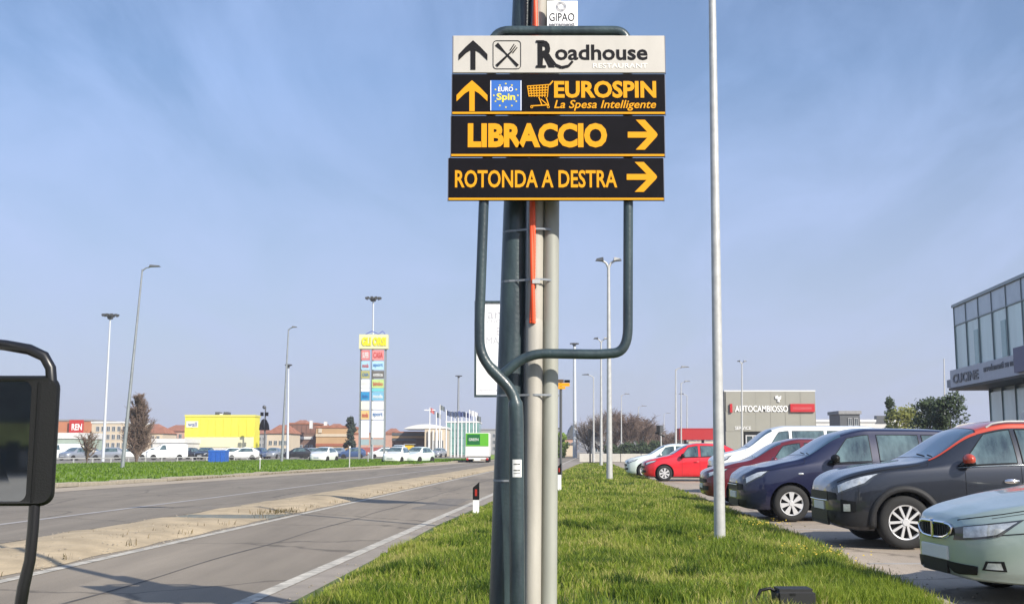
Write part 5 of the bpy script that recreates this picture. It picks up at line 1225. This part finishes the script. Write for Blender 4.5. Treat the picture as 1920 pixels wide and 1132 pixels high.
for i, (y0, y1, c1, c2) in enumerate(PC):
    sh = i*.35
    for j, (x0, x1, c) in enumerate(((677.5-sh*.3, 693.5-sh*.5, c1), (698-sh*.5, 720-sh*.2, c2))):
        m = mat('totem_panel_%d_%d' % (i, j), c, .45, var=.06); o = bpart(t, 'store_panel', x0, y0, x1, y1, DTt, .1, m, .25)
        if i in (0, 1, 2, 3, 5, 7):
            q = mat('totem_print_%d' % ((i+j) % 3), [(.7, .7, .7), (.45, .05, .05), (.03, .15, .4)][(i+j) % 3], .5)
            text('lettering', ['SUPER', 'moda', 'CASA', 'sport', 'ottica', 'bimbo'][(i+2*j) % 6], (x0+2, y1-4), (x1-2, y0+4), DTt-.11, q, o, bold=.02, ext=.02)
# ------------------------------------------------------------ flags
FL = [(806, 763, 0), (818, 772, 1), (825, 758, 1), (837, 768, 2), (846, 770, 2), (853, 770, 2), (859, 769, 3), (866, 770, 2), (874, 772, 3), (880, 768, 4), (888, 770, 4), (893, 778, 1)]
FM = [mat('flag_red', (.45, .12, .12), .7), mat('flag_grey', (.12, .14, .15), .7), mat('flag_dark', (.04, .06, .12), .7), mat('flag_navy', (.06, .08, .2), .7), mat('flag_white', (.65, .65, .65), .7)]
LBL = ['red and white cross topped flagpole, first of the row', 'flagpole with a small drooping grey flag', 'tallest grey flag in the row of flagpoles', 'flagpole with a dark flag left of the row centre', 'flagpole with a dark flag just left of the row centre', 'flagpole with a dark flag at the row centre', 'flagpole with a navy flag at the row centre', 'flagpole with a dark flag right of the row centre', 'flagpole with a navy flag near the white one', 'flagpole with a white flag near the right end', 'second white flag near the right end', 'last flagpole at the right end of the row']
for (x, y, m), l in zip(FL, LBL):
    D = 185; a = P(x, y, D); t = thing('flagpole', l, 'flagpole', (a.x, D, 0), group='flagpoles before the glass showroom')
    mb = MB(); mb.tube([(a.x, D, 0), (a.x, D, a.z)], [.10, .07], 8); mb.build('pole', M_white, t)
    mb = MB(); n = 6; vs = []
    for k in range(n+1):
        for z in (0, 1): vs.append((a.x+k*.13, D+.12*math.sin(k*1.3+x), a.z-.05-.8*z-.05*k*rnd.uniform(.6, 1.4)))
    mb.add(vs, [(2*k, 2*k+2, 2*k+3, 2*k+1) for k in range(n)]); mb.build('flag', FM[m], t)
    if m == 0: mb = MB(); mb.box((a.x-.9, D-.03, a.z-.55), (a.x+.9, D+.03, a.z-.4)); mb.build('crossbar', M_white, t)
# dark totem of balls and squares right of the yellow building
D = 165; c = P(495.5, 850, D); t = thing('mast_sign', 'dark sign mast with ball, two squares and flared skirt beside the yellow building', 'sign', (c.x, D, 0))
mb = MB(); mb.tube([(c.x, D, 0), (c.x, D, P(0, 762, D).z)], [.14, .1], 8); mb.build('pole', M_lhead, t)
mb = MB(); mb.blob(P(495.5, 763, D), (.28, .28, .28), 10, 8); mb.build('ball', M_lhead, t, smooth=True)
for x0, x1 in ((488.5, 494.5), (496.5, 503.5)): bpart(t, 'square_panel', x0, 772.5, x1, 779.5, D, .15, M_signk, .15)
for s in (-1, 1):
    mb = MB(); q = [P(495.5+s*x, y, D) for x, y in ((1, 785), (4, 787), (8, 796), (9, 806), (1, 806))]; mb.prism([(v.x, v.z) for v in q], D-.3, D+.3); mb.build('skirt', M_signk, t)
# traffic lights
for (x, y0, y1, D, lab) in ((1237, 797, 811, 95, 'black double traffic signal seen from behind on a bent arm above the white car'),):
    c = P(x, y1, D); t = thing('traffic_light', lab, 'traffic light', (c.x+.1, D, 0)); mb = MB(); mb.tube([(c.x+.1, D, 0), (c.x+.1, D, c.z)], .06, 8); mb.build('pole', M_galv, t)
    bpart(t, 'signal_box', x-6, y0, x-.7, y1, D, .15, M_black, .3); bpart(t, 'signal_box', x+.3, y0, x+6, y1-1, D, .15, M_lhead, .3)
    mb = MB(); mb.tube([P(x-9, y1, D), P(x-1, y1+2, D), P(x+9, y1+7, D)], .09, 6); mb.build('arm', M_black, t)
D = 110; c = P(1106, 800, D); t = thing('traffic_light', 'slim dark traffic signal down the road left of the framed lamp post', 'traffic light', (c.x, D, 0))
mb = MB(); mb.tube([(c.x, D, 0), (c.x, D, P(0, 805, D).z)], .08, 8); mb.build('pole', M_black, t); bpart(t, 'signal_box', 1104, 804, 1109, 820, D, .12, M_black, .3)
# small posts on the far verge
for i, (px, py, h) in enumerate(((655, 880, 40), (487, 884, 22), (690, 868, 18))):
    g_ = at(px, py); t = thing('marker_post', ['tall thin white marker post at the far kerb below the cypress', 'thin white marker post at the far kerb right of the blue container', 'short white marker post near the shop totem foot'][i], 'post', (g_.x, g_.y, 0))
    mb = MB(); mb.tube([(g_.x, g_.y, 0), (g_.x, g_.y, h/ppm(g_.y))], .035, 8); mb.build('post', M_galv, t); mb = MB(); z = h/ppm(g_.y); mb.tube([(g_.x, g_.y, z), (g_.x, g_.y, z+.1)], .06, 8); mb.build('cap', M_white, t)
# green backed lorry ahead
D = 108; a = P(895, 866, D); m_w = mat('lorry_white', (.66, .66, .64), .45)
t = thing('lorry', 'white lorry with bright green rear panel driving on the far carriageway', 'lorry', (a.x, D, 0))
ww = 1.14; zt_ = P(0, 811, D).z; z1_ = P(0, 836, D).z; zb_ = P(0, 855, D).z
mb = MB(); mb.box((a.x-ww, D, zb_), (a.x+ww, D+7.5, zt_)); mb.build('box_body', m_w, t)
bpart(t, 'green_panel', 873.5, 812, 916, 836, D, .03, mat('lorry_green', (.10, .38, .02), .35), .03); bpart(t, 'dark_window', 876, 814, 900, 833, D, .06, mat('lorry_dark_green', (.015, .13, .035), .1, spec=.9), .03)
text('lettering', 'GREEN', (879, 826), (897, 821), D-.065, M_white, t, ext=.01)
mb = MB(); mb.box((a.x-.95, D+.3, .5), (a.x+.95, D+9.5, zb_)); mb.build('chassis', M_black, t)
mb = MB(); mb.box((a.x-1.05, D+7.7, .5), (a.x+1.05, D+9.8, 2.5)); mb.build('cab', m_w, t)
bpart(t, 'bumper', 874, 857, 916, 860, D, .02, m_w, .1)
for s in (-1, 1):
    for yy in (1.4, 8.6): mb = MB(); mb.tube([(a.x+s*.75, D+yy, .45), (a.x+s*1.1, D+yy, .45)], .45, 18); mb.build('wheel', M_rubber, t, smooth=40)
    mb = MB(); mb.box((a.x+s*.95-.1, D-.05, zb_-.35), (a.x+s*.95+.1, D, zb_-.15)); mb.build('tail_light', M_red, t)
mb = MB(); mb.box((a.x-.3, D-.06, zb_-.4), (a.x+.3, D-.02, zb_-.25)); mb.build('number_plate', M_plate, t)
# yellow van parked behind the oncoming cars
t, *_ = building('yellow_kiosk', 'small bright yellow kiosk behind the two oncoming cars', 'kiosk', 759, 773, 833, 150, 3, mat('kiosk_yellow', (.62, .42, .02), .6), M_roofg, rh=.1)
# ------------------------------------------------------------ trees
M_bark = mat('bark', (.115, .085, .065), .95, var=.3, vscale=6); M_twig = mat('twigs', (.15, .105, .082), .95, var=.25, vscale=2); M_twig2 = mat('twigs_grey', (.17, .14, .12), .95, var=.25, vscale=2)
def bare_tree(label, px, D, ytop, wpx, seed, tw=M_twig, n1=46, up=1.0, group=None, cat='tree', thick=1, dens=1):
    r = random.Random(seed); x = P(px, 850, D).x; H = P(px, ytop, D).z; wd = wpx/ppm(D)/2
    t = thing('bare_tree', label, cat, (x, D, 0), group=group); tr = MB(); tr.tube([(x, D, -.1), (x+.1, D, H*.4), (x, D, H*.9)], [H*.02, H*.014, .02], 7); tr.build('trunk', M_bark, t)
    cr = MB(); fine = MB()
    th = .012*D/100*thick+.008
    for i in range(n1):
        z0 = H*r.uniform(.12, .75); a = r.uniform(0, 6.28); hh = (H-z0)*r.uniform(.45, 1.0); rad = wd*r.uniform(.25, 1)*(1-(max(0, z0/H-.25))*.6)
        if up > 1.4: z0 = H*r.uniform(.04, .88); rad = wd*r.uniform(.3, 1)*max(.08, 1-z0/H)**.7; hh = (H-z0)*r.uniform(.25, .55)
        tip = Vector((x+math.cos(a)*rad, D+math.sin(a)*rad, z0+hh*(1-.35*rad/wd*(1-.4*up))))
        b = Vector((x, D, z0)); md = b.lerp(tip, .5)+Vector((math.cos(a)*rad*.15, math.sin(a)*rad*.15, -.05*hh)); cr.tube([b, md, tip], [th*3, th*1.8, th*.6], 4, cap=False)
        for j in range(int(13*dens)):
            s = r.uniform(.2, 1); p = b.lerp(tip, s)*.5+(b.lerp(md, min(1, s*2)) if s < .5 else md.lerp(tip, s*2-1))*.5
            l = wd*r.uniform(.25, .6)*(.7*max(.3, 1-z0/H)+.2 if up > 1.4 else 1); d = Vector((math.cos(a)+r.gauss(0, .8), math.sin(a)+r.gauss(0, .8), up*1.1+r.gauss(0, .4))).normalized()*l
            q = p+d; fine.tube([p, p+d*.5+Vector((r.gauss(0, .06), r.gauss(0, .06), .05))*l, q], [th, th*.8, th*.35], 3, cap=False)
            for k in range(2):
                u = p.lerp(q, r.uniform(.3, .9)); e = Vector((r.gauss(0, 1), r.gauss(0, 1), abs(r.gauss(.5, .6)))).normalized()*l*.5; fine.tube([u, u+e], [th*.7, th*.3], 3, cap=False)
    cr.build('branches', M_bark, t); o = fine.build('crown', tw, t)
    return t
bare_tree('bare brown poplar rising behind the leaning street lamp', 256, 104, 731, 72, 3, M_twig, 150, 1.6, dens=1.5)
bare_tree('small bare tree on the grass between the truck mirror and the white mast', 163, 92, 806, 40, 4, M_twig, 22, .8)
for i, (px, D, yt, w, l, m, n) in enumerate((
    (1102, 170, 790, 40, 'thin bare tree left of the framed lamp post, next to the small dark signal', M_twig2, 34),
    (1128, 160, 778, 46, 'bare grey brown tree directly left of the framed lamp post', M_twig2, 44),
    (1152, 165, 772, 44, 'tallest bare tree just right of the framed lamp post', M_twig, 50),
    (1178, 160, 778, 46, 'broad bare brown tree between two far lamps', M_twig, 50),
    (1204, 165, 783, 44, 'bare brown tree above the pale hatchback', M_twig, 50),
    (1226, 180, 800, 40, 'lower bare reddish tree left of the traffic signal', M_twig, 40),
    (1255, 190, 815, 44, 'low bare tree between the traffic signal and red canopy', M_twig, 36))):
    bare_tree(l, px, D, yt, w*1.35, 20+i, m, n, .9, 'bare trees beyond the end of the verge', dens=1.3)
def leafy(name, label, px, D, ytop, wpx, ybot, seed, m, n=2600, leaf=.16, shape='round', cat='tree', group=None):
    r = random.Random(seed); x = P(px, 850, D).x; zt = P(px, ytop, D).z; zb = max(.2, P(px, ybot, D).z); wd = wpx/ppm(D)/2
    t = thing(name, label, cat, (x, D, 0), group=group); tr = MB(); tr.tube([(x, D, -.1), (x, D, zt*.75)], [.2, .07], 7); tr.build('trunk', M_bark, t)
    mb = MB(); cl_ = []
    for i in range(44):
        h = r.random(); rad = wd*{'round': math.sin(math.pi*(.12+.8*h))**.6, 'cone': (1-h)**.8, 'column': math.sin(math.pi*(.1+.88*h))**.45}[shape]
        a = r.uniform(0, 6.28); q = rad*r.uniform(.35, .95); cl_.append((Vector((x+math.cos(a)*q, D+math.sin(a)*q, zb+(zt-zb)*h)), wd*r.uniform(.3, .6)))
    for i in range(n):
        c, s = cl_[i % len(cl_)]; d = Vector((r.gauss(0, 1), r.gauss(0, 1), r.gauss(0, .8))); p = c+d.normalized()*s*r.uniform(.5, 1.1)
        u = Vector((r.gauss(0, 1), r.gauss(0, 1), r.gauss(0, 1))).normalized(); v = u.orthogonal().normalized(); L_ = leaf*r.uniform(.6, 1.4)
        mb.add([p-u*L_, p+v*L_*.45, p+u*L_, p-v*L_*.45], [(0, 1, 2, 3)])
    mb.build('crown', m, t); return t
M_everg = mat('evergreen_leaves', (.018, .036, .016), .8, var=.5, vscale=3, var2=(.05, .08, .025)); M_olive = mat('olive_leaves', (.16, .17, .035), .8, var=.35, vscale=3); M_cyp = mat('cypress_leaves', (.022, .034, .022), .85, var=.4, vscale=3)
leafy('evergreen_tree', 'dark evergreen tree nearest the glass office', 1784, 76, 741, 62, 830, 1, M_everg, 3600, .13)
leafy('evergreen_tree', 'dark spreading evergreen left of the pale thin lamp mast', 1746, 80, 755, 62, 835, 2, M_everg, 3400, .13)
leafy('evergreen_tree', 'slim dark conifer behind the yellowish bush', 1672, 95, 745, 30, 830, 3, M_everg, 1300, .14, 'cone')
leafy('leafy_bush', 'yellowish green bush between the conifer and evergreens', 1700, 85, 770, 62, 835, 4, M_olive, 2600, .13, cat='bush')
leafy('cypress_tree', 'dark cypress left of the shop totem', 656, 190, 785, 20, 860, 5, M_cyp, 2200, .25, 'column')
for i, (px, w, yt) in enumerate(((1150, 30, 838), (1176, 34, 835), (1202, 34, 834), (1228, 34, 832))):
    leafy('hedge_bush', ['dark hedge bush right behind the framed lamp post', 'dark hedge bush below the broad bare tree', 'dark hedge bush above the pale hatchback roof', 'rightmost dark hedge bush left of the red canopy'][i], px, 150, yt, w, 858, 30+i, M_everg, 1500, .22, cat='bush', group='hedge below the bare trees')
leafy('roadside_bush', 'green bush beside the pinkish house down the road', 1050, 165, 815, 26, 856, 40, M_fgrass, 1500, .22, cat='bush')
# distant tree belt all along the horizon
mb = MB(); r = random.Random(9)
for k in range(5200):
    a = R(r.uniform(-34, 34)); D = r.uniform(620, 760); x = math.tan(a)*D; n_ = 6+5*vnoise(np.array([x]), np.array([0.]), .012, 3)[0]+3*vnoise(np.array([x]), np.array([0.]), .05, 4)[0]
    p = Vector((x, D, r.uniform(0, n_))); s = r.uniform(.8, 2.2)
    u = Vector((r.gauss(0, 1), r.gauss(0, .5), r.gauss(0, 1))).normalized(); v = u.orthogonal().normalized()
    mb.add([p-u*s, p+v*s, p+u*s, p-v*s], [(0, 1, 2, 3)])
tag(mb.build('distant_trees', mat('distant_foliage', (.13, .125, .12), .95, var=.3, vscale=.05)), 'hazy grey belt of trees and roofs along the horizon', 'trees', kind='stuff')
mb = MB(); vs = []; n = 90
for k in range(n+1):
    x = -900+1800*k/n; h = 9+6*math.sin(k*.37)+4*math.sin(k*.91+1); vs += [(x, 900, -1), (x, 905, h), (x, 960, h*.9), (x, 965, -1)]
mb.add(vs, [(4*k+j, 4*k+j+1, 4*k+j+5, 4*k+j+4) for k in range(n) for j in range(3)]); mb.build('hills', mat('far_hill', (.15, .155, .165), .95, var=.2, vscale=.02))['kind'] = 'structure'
# row of small houses filling the horizon line on the left
r = random.Random(12)
for i, (x0, x1, yt, D, wm_, l) in enumerate(((176, 205, 800, 330, W_or, 'far orange house above the silver cars'), (222, 262, 806, 320, W_cr, 'far cream house behind the bare poplar'), (270, 292, 797, 350, W_wh, 'far white house right of the bare poplar'), (318, 346, 799, 360, W_pk, 'far pink house touching the yellow building'),
      (476, 500, 808, 300, W_gy, 'far grey house behind the dark sign mast'), (548, 575, 789, 380, W_br2, 'far ochre house behind the long brown block'), (612, 640, 796, 380, W_wh, 'far white house behind the striped hall'), (722, 745, 806, 330, W_pk, 'far pink house right of the shop totem'), (1210, 1262, 822, 300, W_pk, 'far pink house behind the bare trees'))):
    building('far_house', l, 'house', x0, x1, yt+5, D, 12, wm_, M_roofr, [(.1, .9, 3, .3, .9, 2)], 'hip', rh=1.4)
# fence rail in front of the far car park
t = thing('guard_rail', 'pale low railing between the far grass and the far car park', 'railing', (P(300, 850, 99).x, 99, 0))
a0, a1 = Vector((-41, 88.5, 0)), Vector((-27.2, 122, 0)); n = 16
for k in range(n+1):
    p = a0.lerp(a1, k/n); mb = MB(); mb.box((p.x-.05, p.y-.05, 0), (p.x+.05, p.y+.05, .5)); mb.build('post', M_galv, t)
mb = MB(); mb.tube([a0+Vector((0, 0, .48)), a1+Vector((0, 0, .48))], .05, 6); mb.build('rail', M_galv, t)
# the place behind the camera, seen only in the mirror
M_everg0 = mat('dark_posts', (.03, .035, .03), .8)
t = thing('roadside_hall', 'hall with a yellow band seen reflected in the truck mirror', 'building', (-16, -60, 0))
mb = MB(); mb.box((-46, -76, 0), (14, -60, 8)); mb.build('wall', mat('wall_dark', (.06, .065, .055), .8, var=.5, vscale=.5), t); mb = MB(); mb.box((-46, -59.95, 1.5), (14, -59.8, 2.7)); mb.build('yellow_band', mat('band_dull_yellow', (.36, .33, .09), .8, var=.35, vscale=.7), t)
for k in range(20): mb = MB(); x = -45+k*3+rnd.uniform(-.8, .8); mb.box((x, -58, 0), (x+rnd.uniform(.2, .9), -57.7, rnd.uniform(1.6, 4.2))); mb.build('post', M_everg0, t)
mb = MB(); mb.box((-46.3, -76, 8), (14.3, -59.7, 8.4)); mb.build('roof', M_roofg, t)
for k in range(12): mb = MB(); mb.box((-45+k*5, -59.96, .2), (-41.2+k*5, -59.85, 1.2)); mb.build('window', M_dglass, t)
for x, y in ((-9, -22), (-14, -30)): 
    o = thing('parked_car', 'white car reflected low in the truck mirror' if x == -9 else 'dark car reflected behind the white one', 'car', (x, y, 0), 1.6)
    body, gl, wm, lm, (fx_, rx_, wr_, Wd_) = FK['car']; b = body.copy(); b.materials[0] = P_WHT if x == -9 else P_BLK; link('body', b, o); link('glazing', gl, o)
    for sgn in (-1, 1):
        for wx in (fx_, rx_): link('wheel', wm, o, (wx, sgn*(Wd_-.02), wr_))

# ------------------------------------------------------------ air
hz = MB(); hz.box((-420, -120, -1.6), (420, 1000, 48)); ho = hz.build('haze', bpy.data.materials.new('air')); ho['kind'] = 'stuff'
ho['label'] = 'thin pale spring haze over the road'
m = ho.data.materials[0]; m.use_nodes = True; t_ = m.node_tree; t_.nodes.clear(); o_ = t_.nodes.new('ShaderNodeOutputMaterial'); v_ = t_.nodes.new('ShaderNodeVolumePrincipled')
v_.inputs['Density'].default_value = .00045; v_.inputs['Color'].default_value = (.86, .9, 1, 1); v_.inputs['Anisotropy'].default_value = .1
t_.links.new(v_.outputs[0], o_.inputs['Volume'])
